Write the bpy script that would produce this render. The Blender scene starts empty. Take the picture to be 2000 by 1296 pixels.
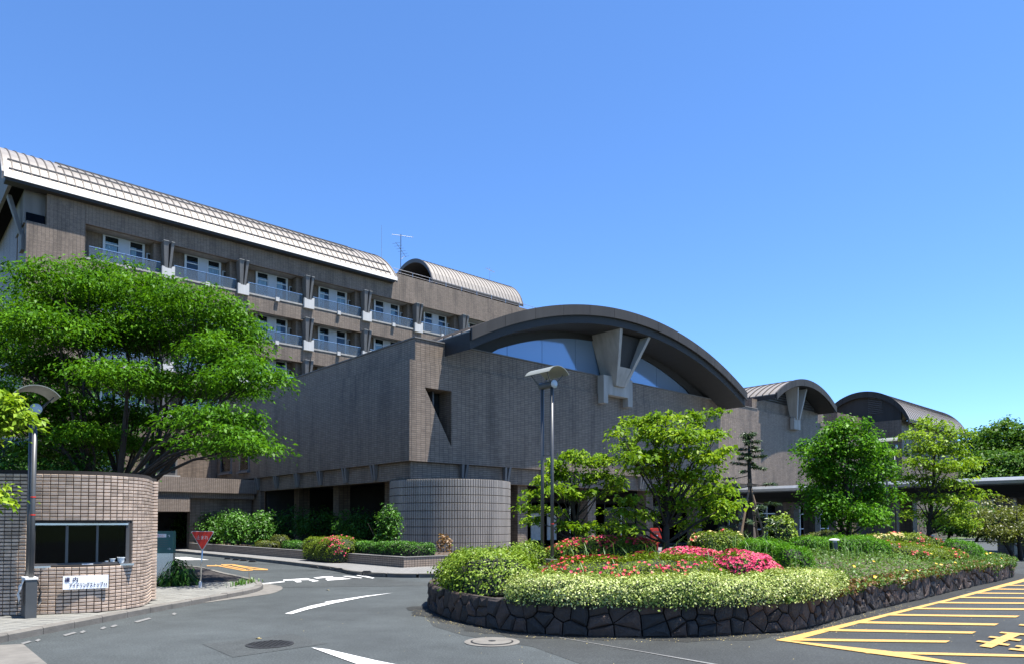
import bpy, math, random
import numpy as np
from mathutils import Vector, Matrix

random.seed(11)
rng = np.random.default_rng(11)
sc = bpy.context.scene
col = sc.collection
R = math.radians

# ------------------------------------------------------------------ camera, sky, sun, exposure
F_PX, PITCH, HORIZON, EYE = 1391.0, R(2.0), 1018.0, 1.6
CY = HORIZON - F_PX * math.tan(PITCH)
cam_d = bpy.data.cameras.new('camera')
cam = bpy.data.objects.new('camera', cam_d)
col.objects.link(cam)
cam.location = (0, 0, EYE)
cam.rotation_euler = (R(90) + PITCH, 0, 0)
cam_d.sensor_fit = 'HORIZONTAL'
cam_d.sensor_width = 36
cam_d.lens = F_PX / 2000 * 36
cam_d.shift_y = (CY - 648) / 2000
cam_d.clip_end = 3000
sc.camera = cam

SUN_EL, SUN_AZ = R(73), R(-13)                       # azimuth measured from +X towards +Y
sdir = Vector((math.cos(SUN_EL) * math.cos(SUN_AZ), math.cos(SUN_EL) * math.sin(SUN_AZ), math.sin(SUN_EL)))
w = bpy.data.worlds.new('World')
sc.world = w
w.use_nodes = True
nt = w.node_tree
nt.nodes.clear()
sky = nt.nodes.new('ShaderNodeTexSky')
sky.sky_type = 'NISHITA'
sky.sun_disc = False
sky.sun_elevation = SUN_EL
sky.sun_rotation = math.atan2(sdir.x, sdir.y)
sky.altitude = 0
sky.air_density = 0.75
sky.dust_density = 0.0
sky.ozone_density = 10.0
bg = nt.nodes.new('ShaderNodeBackground')
bg.inputs['Strength'].default_value = 0.107
wo = nt.nodes.new('ShaderNodeOutputWorld')
hs = nt.nodes.new('ShaderNodeHueSaturation')          # the photograph's slightly richer blue, over the whole sky
hs.inputs['Saturation'].default_value = 1.045
nt.links.new(sky.outputs[0], hs.inputs['Color'])
nt.links.new(hs.outputs[0], bg.inputs[0])
nt.links.new(bg.outputs[0], wo.inputs[0])
sun_d = bpy.data.lights.new('sun', 'SUN')
sun_d.energy = 5.0
sun_d.angle = R(0.53)
sun_d.color = (1.0, 0.95, 0.88)
sun = bpy.data.objects.new('sun', sun_d)
col.objects.link(sun)
sun.rotation_euler = sdir.to_track_quat('Z', 'Y').to_euler()
sun.location = (20, -10, 60)
sc.view_settings.view_transform = 'Standard'
sc.view_settings.look = 'None'
sc.view_settings.exposure = 1.5
sc.view_settings.gamma = 1.0

# ------------------------------------------------------------------ pixel -> place helpers (u along the hall front, v away from it)
PH = R(42.16)
CP, SP = math.cos(PH), math.sin(PH)


def ray(x, y):
    xr = (x - 1000) / F_PX
    yu = -(y - CY) / F_PX
    return (xr, math.cos(PITCH) - math.sin(PITCH) * yu, math.sin(PITCH) + math.cos(PITCH) * yu)


def G(x, y, z=0.0):
    d = ray(x, y)
    t = (z - EYE) / d[2]
    return (d[0] * t, d[1] * t)


def at_depth(x, y, d):
    r = ray(x, y)
    t = d / r[1]
    return (r[0] * t, d, EYE + r[2] * t)


def to_uv(X, Y):
    return (CP * X + SP * Y, -SP * X + CP * Y)


def to_xy(u, v):
    return (CP * u - SP * v, SP * u + CP * v)


# ------------------------------------------------------------------ object helpers
AT = {}


def link(o):
    col.objects.link(o)
    return o


def tag(o, label=None, cat=None, group=None, kind=None):
    if label: o['label'] = label
    if cat: o['category'] = cat
    if group: o['group'] = group
    if kind: o['kind'] = kind
    return o


def thing(name, label, cat, base, frame='world', group=None):
    """Empty at the base of a thing. frame 'uv': base and meshes are in building coordinates."""
    o = link(bpy.data.objects.new(name, None))
    o.empty_display_size = 0.3
    if frame == 'uv':
        X, Y = to_xy(base[0], base[1])
        o.location = (X, Y, base[2])
        o.rotation_euler = (0, 0, PH)
    else:
        o.location = base
    AT[o] = Vector(base)
    tag(o, label, cat, group)
    return o


def place(o, parent, at):
    if parent is not None:
        o.parent = parent
        o.location = Vector(at) - AT[parent]
    else:
        o.location = at
    AT[o] = Vector(at)
    return o


def inst(src, name, parent, at, rot=None):
    o = link(bpy.data.objects.new(name, src.data))
    place(o, parent, at)
    if rot: o.rotation_euler = rot
    return o


class MB:
    def __init__(s):
        s.v, s.f = [], []

    def poly(s, pts):
        n = len(s.v)
        s.v += [tuple(p) for p in pts]
        s.f.append(tuple(range(n, n + len(pts))))
        return s

    def box(s, x0, x1, y0, y1, z0, z1):
        n = len(s.v)
        s.v += [(x0, y0, z0), (x1, y0, z0), (x1, y1, z0), (x0, y1, z0), (x0, y0, z1), (x1, y0, z1), (x1, y1, z1), (x0, y1, z1)]
        s.f += [tuple(n + k for k in q) for q in ((0, 3, 2, 1), (4, 5, 6, 7), (0, 1, 5, 4), (1, 2, 6, 5), (2, 3, 7, 6), (3, 0, 4, 7))]
        return s

    def ext(s, pts, vec):
        """polygon pushed along vec (closed solid)"""
        n, k = len(s.v), len(pts)
        vec = Vector(vec)
        a = [Vector(p) for p in pts]
        nr = Vector((0, 0, 0))
        for i in range(k):
            nr += a[i].cross(a[(i + 1) % k])
        if nr.dot(vec) > 0:
            a.reverse()
        s.v += [tuple(p) for p in a] + [tuple(p + vec) for p in a]
        s.f.append(tuple(range(n, n + k)))
        s.f.append(tuple(n + k + i for i in reversed(range(k))))
        for i in range(k):
            j = (i + 1) % k
            s.f.append((n + j, n + i, n + k + i, n + k + j))
        return s

    def tube(s, path, rad, n=8, cap=True):
        path = [Vector(p) for p in path]
        if not isinstance(rad, (list, tuple)): rad = [rad] * len(path)
        b = len(s.v)
        ref = None
        for i, p in enumerate(path):
            d = (path[min(i + 1, len(path) - 1)] - path[max(i - 1, 0)])
            if d.length < 1e-9: d = Vector((0, 0, 1))
            d.normalize()
            if ref is None:
                ref = Vector((1, 0, 0)) if abs(d.x) < 0.8 else Vector((0, 1, 0))
            x = (ref - d * ref.dot(d))
            if x.length < 1e-6: x = d.orthogonal()
            x.normalize()
            ref = x
            y = d.cross(x)
            for k in range(n):
                a = 2 * math.pi * k / n
                s.v.append(tuple(p + (x * math.cos(a) + y * math.sin(a)) * rad[i]))
        for i in range(len(path) - 1):
            for k in range(n):
                k2 = (k + 1) % n
                s.f.append((b + i * n + k, b + i * n + k2, b + (i + 1) * n + k2, b + (i + 1) * n + k))
        if cap:
            s.f.append(tuple(b + k for k in reversed(range(n))))
            s.f.append(tuple(b + (len(path) - 1) * n + k for k in range(n)))
        return s

    def lathe(s, prof, c, n=24):
        b = len(s.v)
        for (r, z) in prof:
            for k in range(n):
                a = 2 * math.pi * k / n
                s.v.append((c[0] + r * math.cos(a), c[1] + r * math.sin(a), c[2] + z))
        for i in range(len(prof) - 1):
            for k in range(n):
                k2 = (k + 1) % n
                s.f.append((b + i * n + k, b + i * n + k2, b + (i + 1) * n + k2, b + (i + 1) * n + k))
        s.f.append(tuple(b + k for k in reversed(range(n))))
        s.f.append(tuple(b + (len(prof) - 1) * n + k for k in range(n)))
        return s

    def build(s, name, m, parent=None, at=None, smooth=False, uv=True):
        if at is None: at = AT[parent] if parent is not None else (0, 0, 0)
        at = Vector(at)
        me = bpy.data.meshes.new(name)
        V = [(x - at.x, y - at.y, z - at.z) for x, y, z in s.v]
        me.from_pydata(V, [], s.f)
        me.materials.append(MAT[m])
        if uv: planar_uv(me, at)
        if smooth:
            me.polygons.foreach_set('use_smooth', [True] * len(me.polygons))
        me.update()
        o = link(bpy.data.objects.new(name, me))
        return place(o, parent, at)


def planar_uv(me, at):
    lay = me.uv_layers.new(name='UVMap')
    out = np.zeros(len(me.loops) * 2)
    for p in me.polygons:
        n = p.normal
        flat = abs(n.z) > 0.75
        if not flat:
            t = Vector((-n.y, n.x, 0)).normalized()
        for li in p.loop_indices:
            c = me.vertices[me.loops[li].vertex_index].co + at
            if flat:
                out[2 * li], out[2 * li + 1] = c.x, c.y
            else:
                out[2 * li], out[2 * li + 1] = t.dot(c), c.z
    lay.data.foreach_set('uv', out)


def np_mesh(name, V, Q, m, parent, at=None, rnd=None, smooth=False):
    """quads Q (n,4) over V; optional per-face random attribute"""
    if at is None: at = AT[parent] if parent is not None else (0, 0, 0)
    at = np.array(at)
    me = bpy.data.meshes.new(name)
    me.vertices.add(len(V))
    me.vertices.foreach_set('co', (V - at).astype(np.float32).ravel())
    me.loops.add(Q.size)
    me.loops.foreach_set('vertex_index', Q.astype(np.int32).ravel())
    me.polygons.add(len(Q))
    me.polygons.foreach_set('loop_start', np.arange(0, Q.size, 4, dtype=np.int32))
    try:
        me.polygons.foreach_set('loop_total', np.full(len(Q), 4, dtype=np.int32))
    except Exception:
        pass
    if smooth: me.polygons.foreach_set('use_smooth', np.ones(len(Q), dtype=bool))
    if rnd is not None:
        a = me.attributes.new('rnd', 'FLOAT', 'FACE')
        a.data.foreach_set('value', rnd.astype(np.float32))
    me.materials.append(MAT[m])
    me.update(calc_edges=True)
    me.validate()
    o = link(bpy.data.objects.new(name, me))
    return place(o, parent, at)


# ------------------------------------------------------------------ materials
MAT = {}


def new_mat(name):
    m = bpy.data.materials.new(name)
    m.use_nodes = True
    MAT[name] = m
    N = m.node_tree.nodes
    L = m.node_tree.links
    return m, N, L, N['Principled BSDF']


def mixrgb(N, L, a, b, fac, mode='MIX'):
    n = N.new('ShaderNodeMix')
    n.data_type = 'RGBA'
    n.blend_type = mode
    for i, val in ((6, a), (7, b), (0, fac)):
        if hasattr(val, 'links') or hasattr(val, 'is_linked'):
            L.new(val, n.inputs[i])
        else:
            n.inputs[i].default_value = val if i == 0 else (*val, 1)
    return n.outputs[2]


def noise(N, L, scale, coord, detail=4, rough=0.6):
    n = N.new('ShaderNodeTexNoise')
    n.inputs['Scale'].default_value = scale
    n.inputs['Detail'].default_value = detail
    n.inputs['Roughness'].default_value = rough
    L.new(coord, n.inputs['Vector'])
    return n.outputs['Fac']


def ramp(N, L, fac, stops):
    n = N.new('ShaderNodeValToRGB')
    e = n.color_ramp.elements
    while len(e) < len(stops): e.new(0.5)
    for k, (p, c) in enumerate(stops):
        e[k].position = p
        e[k].color = (*c, 1) if len(c) == 3 else c
    L.new(fac, n.inputs[0])
    return n.outputs[0]


def bump(N, L, h, strength, dist, bsdf):
    b = N.new('ShaderNodeBump')
    b.inputs['Strength'].default_value = strength
    b.inputs['Distance'].default_value = dist
    L.new(h, b.inputs['Height'])
    L.new(b.outputs[0], bsdf.inputs['Normal'])


def plain(name, c, rough=0.6, metal=0.0, var=0.15, scale=3.0, bmp=0.0, bscale=60.0, spec=0.5, streak=False):
    m, N, L, B = new_mat(name)
    tc = N.new('ShaderNodeTexCoord')
    co = tc.outputs['Object']
    if streak:
        mp = N.new('ShaderNodeMapping')
        mp.inputs['Scale'].default_value = (1, 1, 0.12)
        L.new(co, mp.inputs[0])
        co = mp.outputs[0]
    f = noise(N, L, scale, co)
    d = tuple(x * (1 - var) for x in c)
    e = tuple(min(1, x * (1 + var)) for x in c)
    L.new(ramp(N, L, f, [(0.3, d), (0.7, e)]), B.inputs['Base Color'])
    B.inputs['Roughness'].default_value = rough
    B.inputs['Metallic'].default_value = metal
    B.inputs['Specular IOR Level'].default_value = spec
    if bmp:
        bump(N, L, noise(N, L, bscale, tc.outputs['Object'], 3), bmp, 0.01, B)
    return m


def tile_mat(name, c1, c2, mortar, bw, rh, ms, bstr=0.6, big=0.10):
    m, N, L, B = new_mat(name)
    uvn = N.new('ShaderNodeUVMap')
    br = N.new('ShaderNodeTexBrick')
    br.offset = 0.0
    br.squash = 1.0
    br.inputs['Scale'].default_value = 1.0
    br.inputs['Brick Width'].default_value = bw
    br.inputs['Row Height'].default_value = rh
    br.inputs['Mortar Size'].default_value = ms
    br.inputs['Mortar Smooth'].default_value = 0.2
    br.inputs['Color1'].default_value = (*c1, 1)
    br.inputs['Color2'].default_value = (*c2, 1)
    br.inputs['Mortar'].default_value = (*mortar, 1)
    L.new(uvn.outputs[0], br.inputs['Vector'])
    mp = N.new('ShaderNodeMapping')
    mp.inputs['Scale'].default_value = (1.1, 0.16, 1)
    L.new(uvn.outputs[0], mp.inputs[0])
    f = noise(N, L, 1.2, mp.outputs[0], 5)
    st = ramp(N, L, f, [(0.25, (1 - big * 2.2,) * 3), (0.55, (1, 1, 1)), (0.85, (1 - big,) * 3)])
    L.new(mixrgb(N, L, br.outputs['Color'], st, 1.0, 'MULTIPLY'), B.inputs['Base Color'])
    B.inputs['Roughness'].default_value = 0.55
    B.inputs['Specular IOR Level'].default_value = 0.35
    inv = N.new('ShaderNodeMath')
    inv.operation = 'SUBTRACT'
    inv.inputs[0].default_value = 1.0
    L.new(br.outputs['Fac'], inv.inputs[1])
    bump(N, L, inv.outputs[0], bstr, 0.012, B)
    return m


tile_mat('tile', (0.200, 0.157, 0.120), (0.150, 0.115, 0.087), (0.047, 0.037, 0.029), 0.235, 0.085, 0.009, 0.5, 0.25)
tile_mat('tile_small', (0.25, 0.20, 0.163), (0.21, 0.165, 0.132), (0.036, 0.031, 0.027), 0.11, 0.07, 0.008)
tile_mat('tile_paving', (0.19, 0.19, 0.187), (0.165, 0.165, 0.162), (0.09, 0.088, 0.082), 0.115, 0.23, 0.006, 0.3)
plain('booth_tile', (0.50, 0.40, 0.32), 0.5, var=0.2, scale=7)
plain('drum_tile', (0.215, 0.195, 0.172), 0.5, var=0.28, scale=2.5, streak=True)
plain('mortar', (0.022, 0.018, 0.016), 0.9)
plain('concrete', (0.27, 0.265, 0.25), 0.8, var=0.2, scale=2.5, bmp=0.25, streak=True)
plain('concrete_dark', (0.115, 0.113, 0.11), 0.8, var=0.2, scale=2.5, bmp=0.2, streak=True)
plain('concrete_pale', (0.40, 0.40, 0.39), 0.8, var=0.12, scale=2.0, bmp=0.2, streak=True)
plain('kerb_stone', (0.115, 0.109, 0.098), 0.85, var=0.22, scale=4, bmp=0.4)
plain('paver', (0.15, 0.15, 0.137), 0.85, var=0.18, scale=2.0, bmp=0.3)
plain('roof_metal', (0.20, 0.183, 0.162), 0.45, metal=0.15, var=0.16, scale=0.9)
plain('roof_edge', (0.68, 0.665, 0.63), 0.45, metal=0.1, var=0.05)
plain('roof_seam', (0.055, 0.047, 0.04), 0.5, metal=0.3, var=0.1)
plain('dark_metal', (0.07, 0.068, 0.068), 0.5, metal=0.2, var=0.15, scale=1)
plain('fascia', (0.028, 0.027, 0.026), 0.65, metal=0.0, var=0.3, scale=1.2, streak=True, spec=0.3)
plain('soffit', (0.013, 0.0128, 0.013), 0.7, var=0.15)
plain('canopy_metal', (0.28, 0.30, 0.315), 0.35, metal=0.5, var=0.1)
plain('lamp_metal', (0.075, 0.078, 0.08), 0.42, metal=0.35, var=0.12)
plain('lamp_shade', (0.20, 0.21, 0.18), 0.4, metal=0.1, var=0.08)
plain('lamp_glass', (0.42, 0.45, 0.47), 0.1, var=0.05)
plain('steel', (0.55, 0.55, 0.54), 0.25, metal=0.9, var=0.05)
plain('white_paint', (0.62, 0.63, 0.63), 0.6, var=0.06)
plain('window_white', (0.44, 0.49, 0.54), 0.45, var=0.05)
plain('panel_blue', (0.33, 0.38, 0.45), 0.5, var=0.05)
plain('curtain', (0.62, 0.62, 0.60), 0.9, var=0.15, scale=5)
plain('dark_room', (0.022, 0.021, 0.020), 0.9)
plain('red_paint', (0.55, 0.035, 0.02), 0.35, var=0.08)
plain('red_sign', (0.42, 0.028, 0.018), 0.45, var=0.08)
plain('sign_green', (0.012, 0.085, 0.075), 0.35, var=0.1)
plain('sign_white', (0.78, 0.80, 0.82), 0.5, var=0.03)
plain('sign_letter_white', (0.42, 0.45, 0.43), 0.6, var=0.25, scale=30)
plain('ink_navy', (0.010, 0.010, 0.06), 0.5, var=0.1)
plain('ink_red', (0.5, 0.03, 0.02), 0.5)
plain('wood_stake', (0.14, 0.095, 0.06), 0.85, var=0.25, scale=8, bmp=0.4)
plain('bark', (0.024, 0.019, 0.015), 0.9, var=0.3, scale=9, bmp=0.8, bscale=25)
plain('bark_pale', (0.16, 0.135, 0.11), 0.9, var=0.3, scale=9, bmp=0.6, bscale=25)
plain('soil', (0.065, 0.047, 0.032), 0.95, var=0.35, scale=5, bmp=0.8, bscale=18)
plain('twig_shade_core', (0.016, 0.021, 0.010), 0.95, var=0.3, scale=12)  # twig brown-green taken near-black: the shade inside a hedge is in the colour
plain('grass_ground', (0.055, 0.085, 0.025), 0.95, var=0.35, scale=0.6, bmp=0.5)
plain('iron', (0.012, 0.0125, 0.013), 0.6, metal=0.1, var=0.25, scale=40, bmp=0.6, bscale=60)
plain('pot_white', (0.6, 0.63, 0.63), 0.35, var=0.05)
plain('cloth_white', (0.62, 0.62, 0.60), 0.9, var=0.08)
plain('gravel_roof', (0.22, 0.21, 0.20), 0.9, var=0.15)
plain('flower_pink', (0.45, 0.010, 0.075), 0.6, var=0.25, scale=6)
plain('flower_red', (0.40, 0.012, 0.022), 0.6, var=0.3, scale=6)
plain('flower_yellow', (0.75, 0.48, 0.02), 0.6, var=0.15)
plain('petal_litter', (0.50, 0.40, 0.16), 0.8, var=0.3, scale=9)
plain('car_dark', (0.02, 0.022, 0.026), 0.15, metal=0.3, var=0.05)


def booth_tone():
    m = MAT['booth_tile']
    N, L = m.node_tree.nodes, m.node_tree.links
    B = N['Principled BSDF']
    src = B.inputs['Base Color'].links[0].from_socket
    g = N.new('ShaderNodeNewGeometry')
    oi = N.new('ShaderNodeObjectInfo')
    ad = N.new('ShaderNodeMath')
    ad.operation = 'ADD'
    L.new(g.outputs['Random Per Island'], ad.inputs[0])
    L.new(oi.outputs['Random'], ad.inputs[1])
    fr = N.new('ShaderNodeMath')
    fr.operation = 'FRACT'
    L.new(ad.outputs[0], fr.inputs[0])
    t = ramp(N, L, fr.outputs[0], [(0.0, (0.72, 0.70, 0.68)), (0.5, (1.0, 0.97, 0.95)), (1.0, (1.12, 1.10, 1.08))])
    L.new(mixrgb(N, L, src, t, 1.0, 'MULTIPLY'), B.inputs['Base Color'])


booth_tone()


def stone_mat():
    m, N, L, B = new_mat('stone')
    oi = N.new('ShaderNodeObjectInfo')
    tc = N.new('ShaderNodeTexCoord')
    base = ramp(N, L, oi.outputs['Random'], [(0.0, (0.018, 0.016, 0.0155)), (0.35, (0.036, 0.027, 0.022)), (0.7, (0.066, 0.041, 0.030)), (1.0, (0.03, 0.028, 0.0275))])
    f = noise(N, L, 9, tc.outputs['Object'], 6)
    L.new(mixrgb(N, L, base, ramp(N, L, f, [(0.3, (0.55, 0.5, 0.48)), (0.7, (1.25, 1.2, 1.15))]), 1.0, 'MULTIPLY'), B.inputs['Base Color'])
    B.inputs['Roughness'].default_value = 0.75
    bump(N, L, noise(N, L, 22, tc.outputs['Object'], 6), 0.9, 0.02, B)


def asphalt_mat(name, c, bs=0.5):
    m, N, L, B = new_mat(name)
    tc = N.new('ShaderNodeTexCoord')
    co = tc.outputs['Object']
    f1 = noise(N, L, 0.35, co, 5, 0.65)
    f2 = noise(N, L, 42, co, 4, 0.85)
    f3 = noise(N, L, 2.2, co, 6, 0.7)
    a = ramp(N, L, f1, [(0.3, tuple(x * 0.68 for x in c)), (0.7, tuple(x * 1.22 for x in c))])
    sp = ramp(N, L, f2, [(0.3, (0.35, 0.35, 0.36)), (0.5, (1, 1, 1)), (0.68, (2.3, 2.3, 2.25))])
    b = mixrgb(N, L, a, sp, 0.85, 'MULTIPLY')
    st = ramp(N, L, f3, [(0.22, (0.5, 0.5, 0.5)), (0.36, (0.88, 0.88, 0.88)), (0.6, (1.08, 1.08, 1.08))])
    L.new(mixrgb(N, L, b, st, 0.8, 'MULTIPLY'), B.inputs['Base Color'])
    B.inputs['Roughness'].default_value = 0.8
    B.inputs['Specular IOR Level'].default_value = 0.3
    bump(N, L, f2, bs, 0.006, B)


def paint_mat(name, c):
    m, N, L, B = new_mat(name)
    tc = N.new('ShaderNodeTexCoord')
    f = noise(N, L, 35, tc.outputs['Object'], 5, 0.75)
    f2 = noise(N, L, 1.6, tc.outputs['Object'], 4)
    a = mixrgb(N, L, c, tuple(x * 0.82 for x in c), f2)
    wear = ramp(N, L, f, [(0.36, (0.10, 0.10, 0.10)), (0.47, (1, 1, 1))])
    L.new(mixrgb(N, L, a, wear, 0.7, 'MULTIPLY'), B.inputs['Base Color'])
    B.inputs['Roughness'].default_value = 0.7


def glass_mat(name, tint, refl, rough=0.02, film=None):
    m = bpy.data.materials.new(name)
    m.use_nodes = True
    MAT[name] = m
    N, L = m.node_tree.nodes, m.node_tree.links
    N.clear()
    out = N.new('ShaderNodeOutputMaterial')
    tr = N.new('ShaderNodeBsdfTransparent')
    tr.inputs[0].default_value = (*tint, 1)
    gl = N.new('ShaderNodeBsdfGlossy')
    gl.inputs['Roughness'].default_value = rough
    gl.inputs['Color'].default_value = (0.9, 0.95, 1, 1)
    fr = N.new('ShaderNodeFresnel')
    fr.inputs[0].default_value = refl
    mx = N.new('ShaderNodeMixShader')
    L.new(fr.outputs[0], mx.inputs[0])
    L.new(tr.outputs[0], mx.inputs[1])
    L.new(gl.outputs[0], mx.inputs[2])
    last = mx
    if film:
        df = N.new('ShaderNodeBsdfDiffuse')
        df.inputs[0].default_value = (*film, 1)
        last = N.new('ShaderNodeMixShader')
        last.inputs[0].default_value = 0.3
        L.new(mx.outputs[0], last.inputs[1])
        L.new(df.outputs[0], last.inputs[2])
    L.new(last.outputs[0], out.inputs[0])


def leaf_mat(name, dark, mid, light, trans=0.35, gloss=0.4):
    m, N, L, B = new_mat(name)
    at = N.new('ShaderNodeAttribute')
    at.attribute_name = 'rnd'
    c = ramp(N, L, at.outputs['Fac'], [(0.0, dark), (0.55, mid), (1.0, light)])
    L.new(c, B.inputs['Base Color'])
    B.inputs['Roughness'].default_value = 0.45
    B.inputs['Specular IOR Level'].default_value = gloss
    tr = N.new('ShaderNodeBsdfTranslucent')
    L.new(mixrgb(N, L, c, (1.0, 1.0, 0.35), 1.0, 'MULTIPLY'), tr.inputs[0])
    mx = N.new('ShaderNodeMixShader')
    mx.inputs[0].default_value = trans
    L.new(B.outputs[0], mx.inputs[1])
    L.new(tr.outputs[0], mx.inputs[2])
    L.new(mx.outputs[0], N['Material Output'].inputs[0])


stone_mat()
asphalt_mat('asphalt', (0.0395, 0.0465, 0.0485))
asphalt_mat('asphalt_dark', (0.026, 0.0295, 0.030), 0.45)
asphalt_mat('asphalt_stained', (0.0165, 0.018, 0.0175), 0.45)
asphalt_mat('asphalt_patch', (0.0355, 0.0405, 0.0415), 0.35)
paint_mat('road_white', (0.58, 0.59, 0.59))
paint_mat('road_faded', (0.15, 0.152, 0.15))
paint_mat('road_yellow', (0.44, 0.265, 0.07))
paint_mat('road_orange', (0.46, 0.24, 0.065))
glass_mat('pane_glass', (0.72, 0.80, 0.84), 1.38)
glass_mat('dim_glass', (0.25, 0.27, 0.28), 1.15)
glass_mat('rail_glass', (0.76, 0.84, 0.88), 1.14, film=(0.17, 0.22, 0.27))
glass_mat('booth_glass', (0.35, 0.38, 0.34), 1.25)
m, N, L, B = new_mat('lunette_glass')
B.inputs['Base Color'].default_value = (0.20, 0.29, 0.42, 1)
B.inputs['Roughness'].default_value = 0.08
B.inputs['Metallic'].default_value = 0.35
B.inputs['Specular IOR Level'].default_value = 0.9
leaf_mat('leaf_zelkova', (0.030, 0.09, 0.006), (0.06, 0.165, 0.010), (0.11, 0.25, 0.014), 0.35, 0.08)
leaf_mat('leaf_dogwood', (0.065, 0.135, 0.009), (0.135, 0.245, 0.016), (0.25, 0.36, 0.035), 0.4, 0.08)
leaf_mat('leaf_light', (0.09, 0.17, 0.010), (0.165, 0.28, 0.02), (0.28, 0.39, 0.042), 0.38, 0.12)
leaf_mat('leaf_dense', (0.015, 0.05, 0.008), (0.032, 0.105, 0.014), (0.07, 0.18, 0.024), 0.3, 0.15)
leaf_mat('leaf_far', (0.03, 0.08, 0.012), (0.065, 0.15, 0.020), (0.11, 0.21, 0.035), 0.35, 0.15)
leaf_mat('leaf_olive', (0.05, 0.07, 0.010), (0.10, 0.13, 0.018), (0.15, 0.17, 0.03))
leaf_mat('leaf_camellia', (0.022, 0.07, 0.008), (0.05, 0.15, 0.014), (0.10, 0.24, 0.025), 0.25, 0.3)
leaf_mat('leaf_box', (0.03, 0.095, 0.007), (0.06, 0.18, 0.010), (0.12, 0.28, 0.018), 0.3, 0.08)
leaf_mat('leaf_azalea', (0.06, 0.105, 0.008), (0.125, 0.19, 0.012), (0.20, 0.27, 0.022), 0.3, 0.2)
leaf_mat('leaf_yellowgreen', (0.06, 0.12, 0.010), (0.14, 0.23, 0.018), (0.28, 0.37, 0.07), 0.28, 0.2)
leaf_mat('leaf_variegated', (0.035, 0.085, 0.008), (0.29, 0.37, 0.085), (0.62, 0.64, 0.33), 0.2, 0.2)
leaf_mat('leaf_groundcover', (0.04, 0.09, 0.018), (0.08, 0.16, 0.03), (0.14, 0.24, 0.05), 0.3, 0.2)
leaf_mat('leaf_bronze', (0.09, 0.04, 0.015), (0.16, 0.08, 0.025), (0.24, 0.15, 0.04), 0.25)
leaf_mat('leaf_grass', (0.035, 0.10, 0.015), (0.07, 0.17, 0.025), (0.14, 0.25, 0.05), 0.3)
leaf_mat('leaf_conifer', (0.012, 0.035, 0.012), (0.026, 0.062, 0.018), (0.06, 0.10, 0.02), 0.15)

# ------------------------------------------------------------------ foliage helpers


def unit(a):
    return a / np.maximum(np.linalg.norm(a, axis=1, keepdims=True), 1e-9)


def leaf_quads(C, Nn, size, aspect=0.5, dirs=None, fold=0.18):
    """one folded rhombus per leaf"""
    n = len(C)
    Nn = unit(Nn)
    d = rng.normal(size=(n, 3)) if dirs is None else dirs + rng.normal(size=(n, 3)) * 0.35
    d = unit(d - Nn * np.sum(d * Nn, axis=1, keepdims=True))
    s = np.cross(Nn, d)
    L_ = (size * rng.uniform(0.45, 1.4, n))[:, None]
    W_ = L_ * aspect * 0.5 * rng.uniform(.75, 1.25, (n, 1))
    base = C - d * L_ * 0.5
    tip = C + d * L_ * 0.5 - Nn * L_ * fold
    mid = C + d * L_ * 0.02
    V = np.empty((n * 4, 3))
    V[0::4] = base
    V[1::4] = mid + s * W_ + Nn * L_ * fold * 0.5
    V[2::4] = tip
    V[3::4] = mid - s * W_ + Nn * L_ * fold * 0.5
    return V, np.arange(n * 4).reshape(n, 4)


def cluster_leaves(cl, per, rc, flat, size, aspect, upw=1.0, droop=0.5):
    """leaves scattered in flattened sprays around cluster points cl"""
    n = len(cl)
    k = np.repeat(np.arange(n), per)
    off = np.clip(rng.normal(size=(len(k), 3)) * 0.5, -.95, .95)
    rr = rc * rng.uniform(0.6, 1.3, n)[k][:, None]
    off[:, 2] *= flat
    C = cl[k] + off * rr
    C[:, 2] -= droop * (off[:, 0] ** 2 + off[:, 1] ** 2) * rr[:, 0] * 0.6
    Nn = np.stack([off[:, 0] * 0.5, off[:, 1] * 0.5, np.full(len(k), upw)], 1) + rng.normal(size=(len(k), 3)) * 0.45
    dirs = np.stack([off[:, 0], off[:, 1], np.full(len(k), -0.25)], 1)
    V, Q = leaf_quads(C, Nn, size, aspect, dirs)
    r = np.clip(rng.normal(0.5, 0.2, len(k)) + np.repeat(rng.normal(0, 0.2, n), per), 0, 1)
    return V, Q, r


def blob_points(c, rx, ry, rz, n):
    p = rng.normal(size=(n, 3))
    p = unit(p) * (rng.uniform(0.25, 1, (n, 1)) ** 0.5)
    p[:, 2] = np.where(p[:, 2] < -0.3, p[:, 2] * 0.6, p[:, 2])
    return np.array(c) + p * np.array([rx, ry, rz])


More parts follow.
